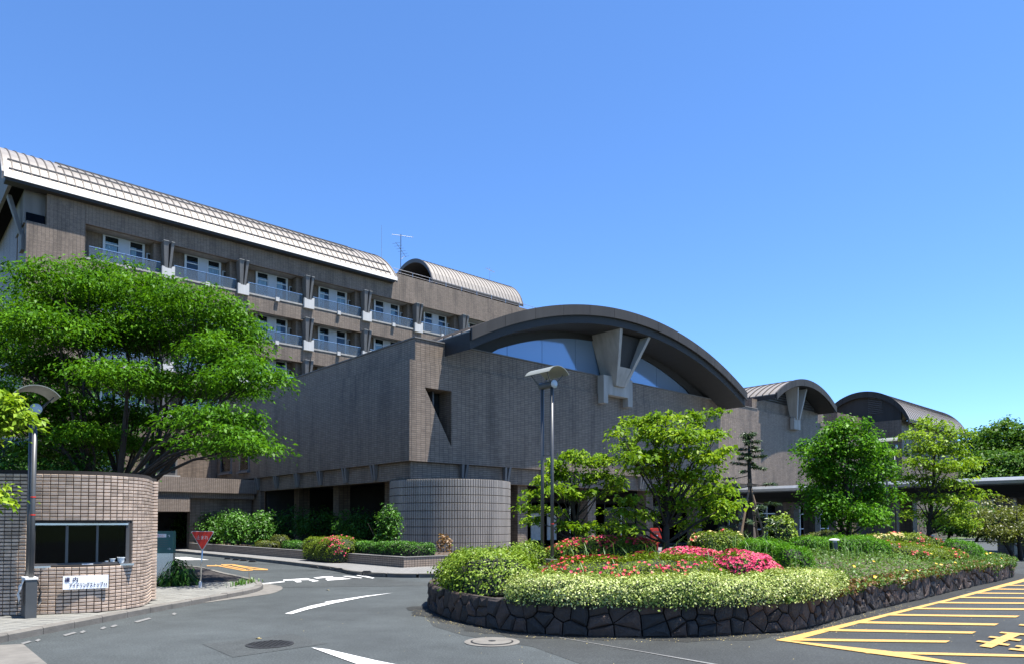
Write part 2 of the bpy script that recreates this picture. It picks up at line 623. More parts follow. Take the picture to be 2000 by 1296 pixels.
def tree(name, label, base, blobs, leaf='leaf_zelkova', size=0.1, aspect=0.5, per=30, rc=0.5, flat=0.4, trunk_r=0.12, fork=0.35,
         stems=1, minfork=.25, stemtop=.86, bark='bark', group=None, twig=0.35, upw=1.0, droop=0.5, lean=(0, 0), cat='tree', spread=0.25):
    """blobs: (cx,cy,cz,rx,ry,rz,clusters) in world metres"""
    t = thing(name, label, cat, base, group=group)
    b = Vector(base)
    cen = sum((Vector(q[:3]) for q in blobs), Vector()) / len(blobs)
    top = max(q[2] for q in blobs)
    trunk, limbs = MB(), MB()
    tops = []
    for k in range(stems):
        a = 2 * math.pi * k / max(stems, 1) + 0.5
        sp = spread if stems > 1 else 0.0
        p0 = b + Vector((math.cos(a), math.sin(a), 0)) * sp * 0.5
        p3 = Vector((cen.x + math.cos(a) * sp * 3 + lean[0], cen.y + math.sin(a) * sp * 3 + lean[1], b.z + (top - b.z) * stemtop))
        path, rad = [], []
        for i in range(9):
            f = i / 8
            q = p0.lerp(p3, f)
            q += Vector((math.sin(f * 5 + k) * 0.05, math.cos(f * 4 + k * 2) * 0.05, 0)) * (p3 - p0).length * 0.25 * f
            path.append(q)
            rad.append(trunk_r * (1.25 - 0.25 * min(1, f * 6)) * (1 - 0.86 * f) / (1 if stems == 1 else 1.25))
        path[0] = path[0] - Vector((0, 0, 0.12))
        trunk.tube(path, rad, 9)
        tops.append(path)
    allc = []
    for q in blobs:
        c = Vector(q[:3])
        cl = blob_points(q[:3], q[3], q[4], q[5], q[6])
        allc.append(cl)
        path = min(tops, key=lambda P: (P[-1] - c).length)
        zi = b.z + max((c.z - b.z) * (fork + random.uniform(-0.05, 0.12)), minfork)
        st = min(path, key=lambda P: abs(P.z - zi))
        i0 = path.index(st)
        r0 = trunk_r * 0.42 * (1 - 0.6 * i0 / 8)
        mid = st.lerp(c, 0.5) + Vector((random.uniform(-.1, .1), random.uniform(-.1, .1), random.uniform(-.02, .1))) * (c - st).length
        lp = [st, st.lerp(mid, .5) + Vector((0, 0, -0.02)) * (c - st).length, mid, mid.lerp(c, .55), c]
        limbs.tube(lp, [r0, r0 * .8, r0 * .6, r0 * .42, r0 * .22], 6)
        for j in range(max(2, int(len(cl) * twig))):
            e = Vector(cl[j])
            s0 = lp[random.choice((2, 3, 3, 4))]
            m_ = s0.lerp(e, .5) + Vector((0, 0, random.uniform(-.05, .12))) * (e - s0).length
            limbs.tube([s0, m_, e], [r0 * .28, r0 * .18, 0.006], 4, False)
    trunk.build('trunk', bark, t, smooth=True, uv=False)
    limbs.build('branches', bark, t, smooth=True, uv=False)
    V, Q, r = cluster_leaves(np.concatenate(allc), per, rc, flat, size, aspect, upw, droop)
    np_mesh('crown', V, Q, leaf, t, rnd=r)
    return t


def pxblob(x, y, d, rx, rz, n, ry=None):
    X, Y, Z = at_depth(x, y, d)
    k = d / F_PX
    return (X, Y, Z, rx * k, (ry if ry else rx * k), rz * k, n)


def path_frames(path, step=0.08):
    P = [np.array(p, float) for p in path]
    if len(P) > 2:                                  # Catmull-Rom
        ext = [2 * P[0] - P[1]] + P + [2 * P[-1] - P[-2]]
        out = []
        for i in range(1, len(ext) - 2):
            for t in np.linspace(0, 1, 12, endpoint=False):
                a, b, c, d = ext[i - 1], ext[i], ext[i + 1], ext[i + 2]
                out.append(0.5 * (2 * b + (c - a) * t + (2 * a - 5 * b + 4 * c - d) * t * t + (3 * b - a - 3 * c + d) * t ** 3))
        out.append(P[-1])
        P = out
    P = np.array(P)
    seg = np.linalg.norm(np.diff(P, axis=0), axis=1)
    s = np.concatenate([[0], np.cumsum(seg)])
    return P, s


def hedge_surface(P, s, ss, th, wd, h, zf, sq, ph, amp=1.0):
    """points and normals on a clipped hedge that follows P; ss arc length, th in 0..pi across"""
    Lh = s[-1]
    x = np.interp(ss, s, P[:, 0])
    y = np.interp(ss, s, P[:, 1])
    e = 0.05
    dx = np.interp(np.minimum(ss + e, Lh), s, P[:, 0]) - np.interp(np.maximum(ss - e, 0), s, P[:, 0])
    dy = np.interp(np.minimum(ss + e, Lh), s, P[:, 1]) - np.interp(np.maximum(ss - e, 0), s, P[:, 1])
    ln = np.hypot(dx, dy) + 1e-9
    nx, ny = -dy / ln, dx / ln
    cap = np.clip(np.minimum(ss, Lh - ss) / (wd * 0.95), 0, 1)
    k = np.sqrt(1 - (1 - cap) ** 2) * 0.97 + 0.03
    c_, s_ = np.cos(th), np.sin(th)
    px_ = np.sign(c_) * np.abs(c_) ** sq
    pz_ = np.abs(s_) ** sq
    bmp = 1 + amp * (0.05 * np.sin(ss * 3.1 + ph) + 0.04 * np.sin(ss * 7.3 + th * 4 + ph * 2) + 0.03 * np.sin(ss * 13 + th * 9))
    a = px_ * wd * k * bmp
    z = pz_ * h * (0.45 + 0.55 * k) * bmp
    tx, ty = dx / ln, dy / ln
    endn = np.where(ss < Lh / 2, -1, 1) * (1 - cap)
    C = np.stack([x + nx * a, y + ny * a, z + zf(x + nx * a, y + ny * a)], 1)
    Nn = np.stack([nx * c_ + tx * endn, ny * c_ + ty * endn, s_ + 0.15], 1)
    return C, Nn


def hedge(name, label, cat, path, wd, h, leaf, z=0.0, size=0.05, dens=900, aspect=0.55, sq=0.55, flowers=None, group=None, zf=None,
          overhang=0.0, jit=0.022, up=0.25, core=True, amp=1.0, litter=None):
    zf0 = zf if zf else (lambda x, y: np.full(np.shape(x), z))
    P, s = path_frames(path)
    mid = P[len(P) // 2]
    bz = float(zf0(np.array([mid[0]]), np.array([mid[1]]))[0])
    t = thing(name, label, cat, (mid[0], mid[1], bz), group=group)
    ph = rng.uniform(0, 9)
    area = s[-1] * (2 * h + 2 * wd) * 0.9
    n = int(area * dens)
    ss = rng.uniform(0, s[-1], n)
    th = rng.uniform(-overhang, math.pi + overhang, n)
    C, Nn = hedge_surface(P, s, ss, th, wd, h, zf0, sq, ph, amp)
    C += rng.normal(size=C.shape) * jit - unit(Nn) * (rng.uniform(0, 1, (n, 1)) ** 2) * 0.09
    Nn = unit(Nn) + rng.normal(size=C.shape) * 0.5 + np.array([0, 0, up])
    V, Q = leaf_quads(C, Nn, size, aspect)
    patch = 0.16 * np.sin(C[:, 0] * 2.3 + ph) * np.sin(C[:, 1] * 2.9 + ph * 3)
    r = np.clip(rng.normal(0.5, 0.24, n) + patch, 0, 1)
    np_mesh('foliage', V, Q, leaf, t, rnd=r)
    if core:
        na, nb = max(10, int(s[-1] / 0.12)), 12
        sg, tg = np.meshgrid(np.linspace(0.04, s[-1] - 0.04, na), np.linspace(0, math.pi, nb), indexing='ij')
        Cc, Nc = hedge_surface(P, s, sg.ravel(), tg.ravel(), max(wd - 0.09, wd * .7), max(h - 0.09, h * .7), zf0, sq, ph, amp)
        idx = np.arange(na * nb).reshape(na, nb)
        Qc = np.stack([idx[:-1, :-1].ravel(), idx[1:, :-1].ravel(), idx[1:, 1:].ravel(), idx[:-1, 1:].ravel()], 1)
        np_mesh('twig_shade_core', Cc, Qc, 'twig_shade_core', t, smooth=True)  # closed shell behind the leaves, coloured as the hedge's shaded inside
    if flowers:
        for (m_, cnt, fs, s0, s1, t0, t1) in flowers:
            nc = max(1, cnt // 5)
            cs, ct = rng.uniform(s0 * s[-1], s1 * s[-1], nc), rng.uniform(t0, t1, nc)
            k = rng.integers(0, nc, cnt)
            fs_, ft_ = np.clip(cs[k] + rng.normal(0, .09, cnt), 0.02, s[-1] - 0.02), np.clip(ct[k] + rng.normal(0, .14, cnt), 0.05, math.pi - .05)
            C, Nn = hedge_surface(P, s, fs_, ft_, wd + .015, h + .015, zf0, sq, ph, amp)
            flower_mesh(C, unit(Nn) + rng.normal(size=C.shape) * .35 + np.array([0, -.15, .1]), fs, m_, t)
    return t


def flower_mesh(C, Nn, fs, m_, parent):
    """five petals each"""
    Nn = unit(Nn)
    n = len(C)
    ref = unit(np.cross(Nn, rng.normal(size=(n, 3))))
    oth = np.cross(Nn, ref)
    Vs, Qs = [], []
    for k in range(5):
        a = 2 * math.pi * k / 5
        d = ref * math.cos(a) + oth * math.sin(a)
        s_ = np.cross(Nn, d)
        V = np.empty((n * 4, 3))
        V[0::4] = C
        V[1::4] = C + d * fs * .32 + s_ * fs * .2 + Nn * fs * .2
        V[2::4] = C + d * fs * .55 + Nn * fs * .16
        V[3::4] = C + d * fs * .32 - s_ * fs * .2 + Nn * fs * .2
        Qs.append(np.arange(n * 4).reshape(n, 4) + k * n * 4)
        Vs.append(V)
    o = np_mesh('flowers', np.concatenate(Vs), np.concatenate(Qs), m_, parent)
    o['kind'] = 'stuff'


def grass_blades(name, P, hgt, leaf, parent=None, bend=0.5, wd=0.008):
    """arched blades, two quads each"""
    n = len(P)
    a = rng.uniform(0, 2 * math.pi, n)
    d = np.stack([np.cos(a), np.sin(a), np.zeros(n)], 1)
    s_ = np.stack([-np.sin(a), np.cos(a), np.zeros(n)], 1)
    H = hgt * rng.uniform(.5, 1.15, n)[:, None]
    z = np.array([0, 0, 1.0])
    p1 = P + z * H * .65 + d * H * .15 * bend
    p2 = P + z * H * (1.0 - .25 * bend) + d * H * .75 * bend
    V = np.concatenate([P - s_ * wd, P + s_ * wd, p1 - s_ * wd * .8, p1 + s_ * wd * .8, p2 - s_ * wd * .15, p2 + s_ * wd * .15])
    i = np.arange(n)
    Q = np.concatenate([np.stack([i, i + n, i + 3 * n, i + 2 * n], 1), np.stack([i + 2 * n, i + 3 * n, i + 5 * n, i + 4 * n], 1)])
    r = np.tile(rng.uniform(0, 1, n), 2)
    return np_mesh(name, V, Q, leaf, parent, rnd=r)


def text_mesh(body, size, thick=0.0, bold=0.0):
    cu = bpy.data.curves.new('lettering', 'FONT')
    cu.body = body
    cu.size = size
    cu.extrude = thick
    cu.resolution_u = 3
    cu.offset = size * bold
    cu.space_character = 1.0
    o = bpy.data.objects.new('lettering', cu)
    col.objects.link(o)
    bpy.context.view_layer.update()
    me = bpy.data.meshes.new_from_object(o.evaluated_get(bpy.context.evaluated_depsgraph_get()))
    bpy.data.objects.remove(o)
    return me


def put_text(body, size, m_, parent, origin, xdir, ydir, width=None, name='lettering', bold=0.0):
    """lettering lying in the plane xdir/ydir, lower left at origin (frame of the parent thing)"""
    me = text_mesh(body, size, 0.0, bold)
    co = np.array([v.co[:] for v in me.vertices])
    mn, mx = co.min(0), co.max(0)
    fx = width / (mx[0] - mn[0]) if width else 1.0
    X, Y = np.array(xdir, float), np.array(ydir, float)
    Nn = np.cross(X, Y)
    Wc = np.array(origin) + np.outer((co[:, 0] - mn[0]) * fx, X) + np.outer(co[:, 1] - mn[1], Y)
    a = np.array(AT[parent])
    for i, v in enumerate(me.vertices):
        v.co = Wc[i] - a
    me.materials.clear()
    me.materials.append(MAT[m_])
    me.name = name
    o = link(bpy.data.objects.new(name, me))
    return place(o, parent, a)

# ================================================================== THE SETTING: ground, road, pavements, markings
def struct(o):
    o['kind'] = 'structure'
    return o


def flat(name, pts, z, m, parent=None, at=None):
    return MB().poly([(x, y, z) for x, y in pts]).build(name, m, parent, at)


struct(flat('ground', [(-900, -300), (900, -300), (900, 1600), (-900, 1600)], -0.03, 'grass_ground'))
struct(flat('road', [(-70, -30), (90, -30), (90, 70), (-70, 70)], 0.0, 'asphalt'))
struct(flat('road_patch', [G(395, 1257), (G(570, 1237)), G(640, 1256), G(455, 1283)], 0.004, 'asphalt_patch'))
struct(flat('road_seam', [G(700, 1126), G(838, 1137), G(838, 1143), G(480, 1147), G(520, 1139)], 0.004, 'asphalt_patch'))


def ccw(pts):
    a = sum(pts[i][0] * pts[(i + 1) % len(pts)][1] - pts[(i + 1) % len(pts)][0] * pts[i][1] for i in range(len(pts)))
    return pts if a > 0 else pts[::-1]


def smooth_path(pts, n=10):
    P, s = path_frames(pts)
    return [tuple(p) for p in P]


def resample(pts, step):
    P = np.array(pts)
    s = np.concatenate([[0], np.cumsum(np.linalg.norm(np.diff(P, axis=0), axis=1))])
    q = np.arange(0, s[-1], step)
    return np.stack([np.interp(q, s, P[:, 0]), np.interp(q, s, P[:, 1])], 1), s[-1]


def inside(pt, poly):
    x, y = pt
    c = False
    j = len(poly) - 1
    for i in range(len(poly)):
        xi, yi = poly[i]
        xj, yj = poly[j]
        if (yi > y) != (yj > y) and x < (xj - xi) * (y - yi) / (yj - yi) + xi: c = not c
        j = i
    return c


def kerb(path, side, name_label, h=0.12, wd=0.15, step=0.6):
    """a row of kerb stones along a path; side=+1: stones lie to the left of the path"""
    P, Ln = resample(path, step)
    t = thing('kerb', name_label, 'kerb', (P[0][0], P[0][1], 0))
    for i in range(len(P) - 1):
        a, b = Vector((*P[i], 0)), Vector((*P[i + 1], 0))
        d = (b - a)
        d.normalize()
        n = Vector((-d.y, d.x, 0)) * side
        a2, b2 = a + d * .004, b - d * .004
        hh = h + random.uniform(-.004, .004)
        m_ = MB()
        q = [a2, b2, b2 + n * wd, a2 + n * wd]
        lo = [Vector((p.x, p.y, -.02)) for p in q]
        mi = [Vector((p.x, p.y, hh - .02)) for p in q]
        to = [Vector((p.x, p.y, hh)) + n * (.02 if k < 2 else 0) for k, p in enumerate(q)]
        if side < 0:
            lo, mi, to = lo[::-1], mi[::-1], to[::-1]
        m_.v = [tuple(p) for p in lo + mi + to]
        for r_ in (0, 4):
            for k in range(4):
                m_.f.append((r_ + k, r_ + (k + 1) % 4, r_ + 4 + (k + 1) % 4, r_ + 4 + k))
        m_.f.append((8, 9, 10, 11))
        m_.build('kerb_stone', 'kerb_stone', t, uv=False)
    return t


# left pavement with the ticket booth
LK = [(-6.98, 7.2)] + [G(*p) for p in ((0, 1255), (100, 1235), (200, 1215), (300, 1195), (400, 1176), (480, 1161), (508, 1153), (513, 1146), (492, 1136), (440, 1124), (392, 1112))] + [(-13.2, 26.4), (-22, 36.4)]
LKs = smooth_path(LK)
kerb(LKs, 1, 'low grey kerb stones curving along the pavement beside the tiled booth', 0.11)
inner = []
for i, p in enumerate(LKs):
    a = np.array(LKs[max(i - 1, 0)]); b = np.array(LKs[min(i + 1, len(LKs) - 1)])
    d = (b - a) / np.linalg.norm(b - a)
    inner.append((p[0] - d[1] * .15, p[1] + d[0] * .15))
pv = flat('pavement', [tuple(q) for q in inner] + [(-60, 36.4), (-60, 7.2)], 0.088, 'mortar')
struct(pv)
AT[pv] = Vector((0, 0, 0))
# ---- booth footprint (needed to cut the pavers)
BZ = 0.1
bp = [G(x, y, BZ) for x, y in ((-210, 1204), (-100, 1203.5), (0, 1201), (86, 1199), (193, 1194), (257, 1186.5), (284, 1180), (294, 1171))]
bp = bp[:1] + bp[1:] + [(-6.95, 13.9), (-7.5, 14.45), (-8.3, 14.6), (-9.6, 14.4)]
BP = np.array(smooth_path(bp))
booth_poly = [tuple(p) for p in BP] + [(-11.2, 14.0)]
# pavers: strips across the pavement
Pk, Lk = resample(inner, 0.118)
cand = []
for i in range(len(Pk) - 1):
    d = Pk[i + 1] - Pk[i]
    d /= np.linalg.norm(d)
    n = np.array([-d[1], d[0]])
    if Pk[i][1] > 18.2: break
    for j in range(14):
        c = Pk[i] + d * .059 + n * (.125 + .24 * j)
        if inside(c, booth_poly): break
        cand.append((np.hypot(*c), c, math.atan2(d[1], d[0])))
cand.sort(key=lambda q: q[0])
pm = MB().box(-.056, .056, -.118, .118, -.02, .012)
pm.v = [(x * (.96 if z > 0 else 1), y * (.98 if z > 0 else 1), z) for x, y, z in pm.v]
first = None
restV = MB()
for k, (dd, c, an) in enumerate(cand):
    zz = .088 + random.uniform(-.002, .002)
    if k < 300:
        if first is None:
            first = MB()
            first.v, first.f = [(x + c[0], y + c[1], z + zz) for x, y, z in pm.v], pm.f
            first = first.build('paver', 'paver', pv, at=(c[0], c[1], zz), uv=False)
            first.rotation_euler = (0, 0, an)
        else:
            inst(first, 'paver', pv, (c[0], c[1], zz), (0, 0, an))
    else:
        n0 = len(restV.v)
        ca, sa = math.cos(an), math.sin(an)
        restV.v += [(c[0] + x * ca - y * sa, c[1] + x * sa + y * ca, zz + z) for x, y, z in pm.v]
        restV.f += [tuple(n0 + q for q in f) for f in pm.f]
if restV.v:
    ro = restV.build('pavers_farther', 'paver', pv, uv=False)
    ro['kind'] = 'stuff'
struct(flat('planting_bed', [(-9.1, 15.2), (-7.9, 15.6), (-7.6, 17.6), (-8.6, 19.8), (-14, 26), (-26, 37), (-55, 37), (-55, 16)], 0.094, 'soil'))
# concrete apron and gutter at the lower left and round the kerb nose
struct(flat('gutter_apron', [G(-60, 1262), G(45, 1257), G(92, 1296), G(110, 1330), G(-60, 1330)], 0.006, 'kerb_stone'))
go = [(p[0], p[1]) for p in LKs[60:112]]
gout = []
for i, p in enumerate(go):
    a = np.array(go[max(i - 1, 0)]); b = np.array(go[min(i + 1, len(go) - 1)])
    d = (b - a) / np.linalg.norm(b - a)
    kk = .42 * min(1, i / 14, (len(go) - 1 - i) / 14) + .02
    gout.append((p[0] + d[1] * kk, p[1] - d[0] * kk))
gm = MB()
for i in range(len(go) - 1):
    gm.poly([(*gout[i], .006), (*gout[i + 1], .006), (*go[i + 1], .012), (*go[i], .012)])
struct(gm.build('gutter', 'kerb_stone'))

# pavement round the hall
HK_uv = [(12.1, 60), (12.05, 40), (12.0, 30), (11.6, 22), (11.05, 19.2), (11.4, 17.6), (12.3, 16.8), (14, 16.6), (20, 16.6), (36, 16.6)]
HK = smooth_path([to_xy(*p) for p in HK_uv])
kerb(HK, -1, 'dark kerb line along the pale pavement in front of the hall planter', 0.12, .15, 0.9)
hin = []
for i, p in enumerate(HK):
    a = np.array(HK[max(i - 1, 0)]); b = np.array(HK[min(i + 1, len(HK) - 1)])
    d = (b - a) / np.linalg.norm(b - a)
    hin.append((p[0] + d[1] * .15, p[1] - d[0] * .15))
hp = flat('hall_pavement', (hin + [to_xy(36, 60)])[::-1], 0.11, 'tile_paving')
struct(hp)
for k, (x, y) in enumerate(((445, 1091), (461, 1093), (476, 1094.5), (493, 1096.5), (613, 1107), (637, 1109.5), (661, 1111.5), (716, 1117))):
    c = G(x, y, .11)
    q = MB()
    q.ext([(c[0] - .16, c[1] - .05, .11), (c[0] - .09, c[1] - .05, .165), (c[0] + .09, c[1] - .05, .165), (c[0] + .16, c[1] - .05, .11)], (0, .1, 0))
    o = q.build('kerb_vent', 'iron', None, at=(c[0], c[1], .11))
    tag(o, ['small dark iron hump on the far pavement, %s' % s_ for s_ in (
        'leftmost of the left four', 'second of the left four', 'third of the left four', 'rightmost of the left four',
        'leftmost of the right four', 'second of the right four', 'third of the right four', 'nearest the hedge corner')][k], 'drain cover', 'humps along the far kerb')


# newer, darker asphalt in front of the island and a dirt-stained margin along its wall
struct(flat('road_new_surface', [G(860, 1180), G(830, 1200), G(846, 1222), G(905, 1240), G(1040, 1262), G(1230, 1330), (9, 3), (30, 3), (44, 22), (32, 36)], 0.003, 'asphalt_dark'))


# ---- painted markings, traced on the ground
def marking(name, label, polys, m_, z=0.0095, cat='road marking', group=None):
    P0 = G(*polys[0][0])
    mb = MB()
    for i, pl in enumerate(polys):
        mb.poly([(x, y, z + .0007 * i) for x, y in ccw([G(*p) for p in pl])])
    o = mb.build(name, m_, None, at=(P0[0], P0[1], z))
    return tag(o, label, cat, group)


def q3(x, y):
    return (480 + x / 6.667, 1100 + y / 6.667)


marking('white_lane_line', 'curved tapering white line in the middle of the junction', [
    [(556.5, 1198), (569, 1199), (600, 1190), (655, 1177), (660, 1171.5), (605, 1183), (583, 1189.5)],
    [(633, 1175), (660, 1176.2), (690, 1170), (715, 1165), (768, 1157.3), (715, 1163), (668, 1170)]], 'road_white')
marking('white_wedge_line', 'broad white wedge at the bottom edge of the road', [[(608, 1264.5), (640, 1268), (735, 1290), (800, 1303), (800, 1330), (735, 1310), (678, 1290)]], 'road_white')
marking('stop_line', 'thin white stop line beside the kerb nose', [[q3(148, 265), q3(160, 275), q3(508, 240), q3(500, 229)]], 'road_white')
marking('painted_stop_letters', 'squat white painted road letters near the far kerb', [
    [q3(485, 210), q3(490, 221), q3(875, 212), q3(800, 190)],
    [q3(600, 205), q3(665, 245), q3(728, 240), q3(700, 205)],
    [q3(790, 205), q3(875, 236), q3(958, 226), q3(860, 205)],
    [q3(878, 184), q3(930, 196), q3(1140, 175), q3(1130, 166), q3(1000, 170)],
    [q3(1035, 200), q3(1062, 222), q3(1380, 199), q3(1250, 182), q3(1100, 178)],
    [q3(1255, 163), q3(1300, 172), q3(1505, 192), q3(1515, 186), q3(1345, 162)],
    [q3(1440, 150), q3(1450, 158), q3(1650, 195), q3(1680, 188), q3(1540, 156)]], 'road_white')
ol = lambda a, b, t: [(a[0], a[1] - t), (b[0], b[1] - t), (b[0], b[1] + t), (a[0], a[1] + t)]


def q4(x, y):
    return (280 + x / 7.143, 1020 + y / 7.143)


seg_ = [((885, 600), (1085, 600)), ((1000, 592), (1405, 668)), ((1085, 587), (1250, 585)), ((1250, 585), (1490, 624)), ((1110, 592), (1430, 656)), ((1405, 668), (1530, 660)), ((1240, 592), (1560, 656)), ((1490, 624), (1735, 655)), ((1560, 656), (1735, 657))]
marking('painted_arrow_outline', 'orange outlined figure painted on the side road', [ol(q4(*a), q4(*b), .85) for a, b in seg_], 'road_orange')
for k, pl in enumerate(([q4(380, 482), q4(560, 520), q4(700, 520), q4(480, 480)], [q4(495, 480), q4(700, 518), q4(920, 518), q4(600, 478)], [q4(300, 500), q4(380, 528), q4(470, 525), q4(380, 512)])):
    marking('crossing_bar', ['white crossing bar just right of the green board', 'longest white crossing bar reaching past the red sign post', 'short white crossing bar at the edge of the green board'][k], [pl], 'road_white', group='bars of the far pedestrian crossing')
marking('thin_white_line', 'thin worn white line running from the stone wall to the bottom edge', [[(1047, 1237), (1050, 1237), (1400, 1297), (1450, 1307), (1444, 1307.5), (1240, 1270.5)]], 'road_faded')
ha = [(1515.5, 1249.5), (1600, 1229.5), (1700, 1206), (1850, 1170), (2000, 1129.5), (2080, 1110)]
hb_ = [(1549, 1251.5), (1622, 1232), (1720, 1206.3), (1866, 1169.8), (2012, 1132.5), (2090, 1113)]
hc = [(1515.5, 1249.8), (1547, 1252), (1736, 1272), (1871, 1294.5), (1960, 1312)]
hd = [(1516, 1250.6), (1545, 1254.5), (1700, 1276.7), (1862, 1298), (1945, 1313)]
hatch = [[ha[i], ha[i + 1], hb_[i + 1], hb_[i]] for i in range(5)] + [[hc[i], hc[i + 1], hd[i + 1], hd[i]] for i in range(4)]
marking('yellow_hatch_outline', 'yellow corner outline of the hatched area in front of the stone wall', hatch, 'road_yellow')
strp = [((1554, 1247, 1251.5), (1856, 1251.5, 1255.5)), ((1620, 1228.5, 1232.5), (1907, 1233.8, 1237.8)), ((1682, 1213.5, 1217.3), (1951, 1218, 1221.8)), ((1741, 1199, 1202), (1992, 1202.5, 1206)),
        ((1790, 1186.8, 1189.6), (2040, 1188.6, 1191.6)), ((1832, 1175.4, 1178), (2060, 1177.2, 1179.8)), ((1872, 1165.4, 1167.6), (2060, 1167, 1169.2)), ((1906, 1157, 1159), (2060, 1158.4, 1160.4)),
        ((1936, 1149, 1150.9), (2060, 1150.3, 1152.2)), ((1964, 1141.8, 1143.4), (2060, 1142.9, 1144.5)), ((1700, 1272.3, 1276.5), (2060, 1280.5, 1285))]
nth = ['nearest to the outline corner', 'second', 'third', 'fourth', 'fifth', 'sixth', 'seventh', 'eighth', 'ninth', 'farthest', '']
for k, (a, b) in enumerate(strp):
    lab = 'long yellow stripe below the painted yellow figures' if k == 10 else ('yellow hatch stripe nearest the outline corner' if k == 0 else 'yellow hatch stripe, %s counted back from the outline corner' % nth[k])
    marking('yellow_stripe', lab, [[(a[0], a[1]), (b[0], b[1]), (b[0] - 8, b[2]), (a[0] - 10, a[2])]], 'road_yellow', z=0.0135, group='yellow hatch stripes')


def q5(x, y):
    return (1800 + x / 10, 1180 + y / 10)


marking('painted_yellow_letter', 'large yellow painted letter with crossbars inside the hatched area', [
    [q5(1125, 830), q5(1370, 862), q5(1930, 605), q5(1690, 580)],
    [q5(1510, 570), q5(1560, 548), q5(2100, 590), q5(2080, 618), q5(1900, 608)],
    [q5(1295, 658), q5(1350, 633), q5(1960, 700), q5(1910, 732)],
    [q5(1055, 742), q5(1110, 718), q5(1735, 795), q5(1690, 825)]], 'road_yellow', z=0.0175)
marking('painted_yellow_letter', 'part of a yellow painted letter cut by the right edge', [
    [q5(1690, 893), q5(1750, 868), q5(2300, 930), q5(2300, 965)], [q5(1820, 838), q5(1860, 812), q5(2300, 850), q5(2300, 885)],
    [q5(1900, 880), q5(2200, 915), q5(2300, 880), q5(2300, 760), q5(2200, 765)]], 'road_yellow', z=0.0175)
marking('painted_yellow_letter', 'end of a yellow painted bar at the right edge of the hatched area', [[q5(1890, 418), q5(1930, 394), q5(2300, 420), q5(2300, 450)]], 'road_yellow', z=0.0175)
for k, (x0, y0, x1, y1) in enumerate(((40, 1256, 62, 1252), (68, 1251, 80, 1248), (122, 1240, 150, 1234.5), (155, 1234.5, 168, 1231.5), (195, 1227, 208, 1224), (215, 1223, 230, 1220), (262, 1213.5, 296, 1206.5), (335, 1199, 345, 1196.5))):
    marking('worn_edge_dash', 'scrap of worn white edge line by the booth kerb, %s' % ('nearest the bottom left corner', 'second from the left', 'third from the left', 'fourth from the left', 'fifth from the left', 'sixth from the left', 'long one, seventh from the left', 'farthest along the kerb')[k],
            [[(x0, y0), (x0 + 6, y0 + 2), (x1, y1 + 1.2), (x1 - 5, y1 - .6)]], 'road_faded', group='scraps of worn edge line')

# ---- manholes
mh = thing('manhole', 'round black iron manhole cover in the dark asphalt patch', 'manhole', (*G(527, 1258), 0.004))
c = AT[mh]
MB().lathe([(.30, 0.0), (.30, .008), (.285, .010)], (c.x, c.y, .004), 36).build('frame_ring', 'iron', mh)
for i in range(-4, 5):
    for j in range(-4, 5):
        if math.hypot(i, j) * .06 < .25:
            MB().box(c.x + i * .06 - .02, c.x + i * .06 + .02, c.y + j * .06 - .012 + (i % 2) * .02, c.y + j * .06 + .012 + (i % 2) * .02, .013, .019).build('stud', 'iron', mh, uv=False)
mh = thing('manhole', 'pale concrete manhole cover with a dark ring in front of the stone wall', 'manhole', (*G(961, 1253), 0.004))
c = AT[mh]
MB().lathe([(.37, 0.0), (.37, .007)], (c.x, c.y, .002), 40).build('concrete_surround', 'kerb_stone', mh)
MB().lathe([(.285, 0.0), (.285, .004)], (c.x, c.y, .0095), 40).build('dark_ring', 'iron', mh)
MB().lathe([(.262, 0.0), (.262, .004)], (c.x, c.y, .014), 40).build('cover', 'kerb_stone', mh)
MB().lathe([(.05, 0.0), (.05, .003)], (c.x, c.y, .0185), 16).build('boss', 'iron', mh)

# ================================================================== ISLAND: stone wall, soil
ISL_uv = [(7.0, 8.28), (7.31, 7.0), (8.27, 5.95), (9.26, 5.35), (10.2, 5.02), (11.42, 5.08), (13.41, 5.21), (15.94, 5.29), (19.43, 5.43), (23, 5.52), (25.2, 5.75), (27.5, 6.7), (31, 8.1), (33.2, 9.6), (33.3, 11.6),
          (31, 12.9), (26, 13.2), (20, 13.2), (13, 13.1), (10.2, 12.75), (8.3, 11.5), (7.36, 9.94)]
ISL = [to_xy(*p) for p in ISL_uv]
cl_ = ISL[-2:] + ISL + ISL[:3]
Pi, si = path_frames(cl_)
Pi = Pi[24:24 + 12 * len(ISL)]
ISLP = np.vstack([Pi, Pi[:1]])
sI = np.concatenate([[0], np.cumsum(np.linalg.norm(np.diff(ISLP, axis=0), axis=1))])
LI = sI[-1]
WALL_H = 0.46


def isl_at(s):
    s = s % LI
    x, y = np.interp(s, sI, ISLP[:, 0]), np.interp(s, sI, ISLP[:, 1])
    x2, y2 = np.interp((s + .05) % LI, sI, ISLP[:, 0]), np.interp((s + .05) % LI, sI, ISLP[:, 1])
    d = np.array([x2 - x, y2 - y])
    d /= np.linalg.norm(d) + 1e-9
    return np.array([x, y]), np.array([d[1], -d[0]])       # outline runs counter-clockwise, outward normal


cen = ISLP[:-1].mean(0)
p_, n_ = isl_at(1.0)
OUT = 1.0 if np.dot(n_, p_ - cen) > 0 else -1.0


def isl_dist(x, y):
    x = np.asarray(x, float)
    y = np.asarray(y, float)
    Q = ISLP[:-1:3]
    return np.sqrt(((x[..., None] - Q[:, 0]) ** 2 + (y[..., None] - Q[:, 1]) ** 2).min(-1))


def soil(x, y):
    t_ = np.clip(isl_dist(x, y) / 2.8, 0, 1)
    return 0.36 + 0.40 * t_ * t_ * (3 - 2 * t_)


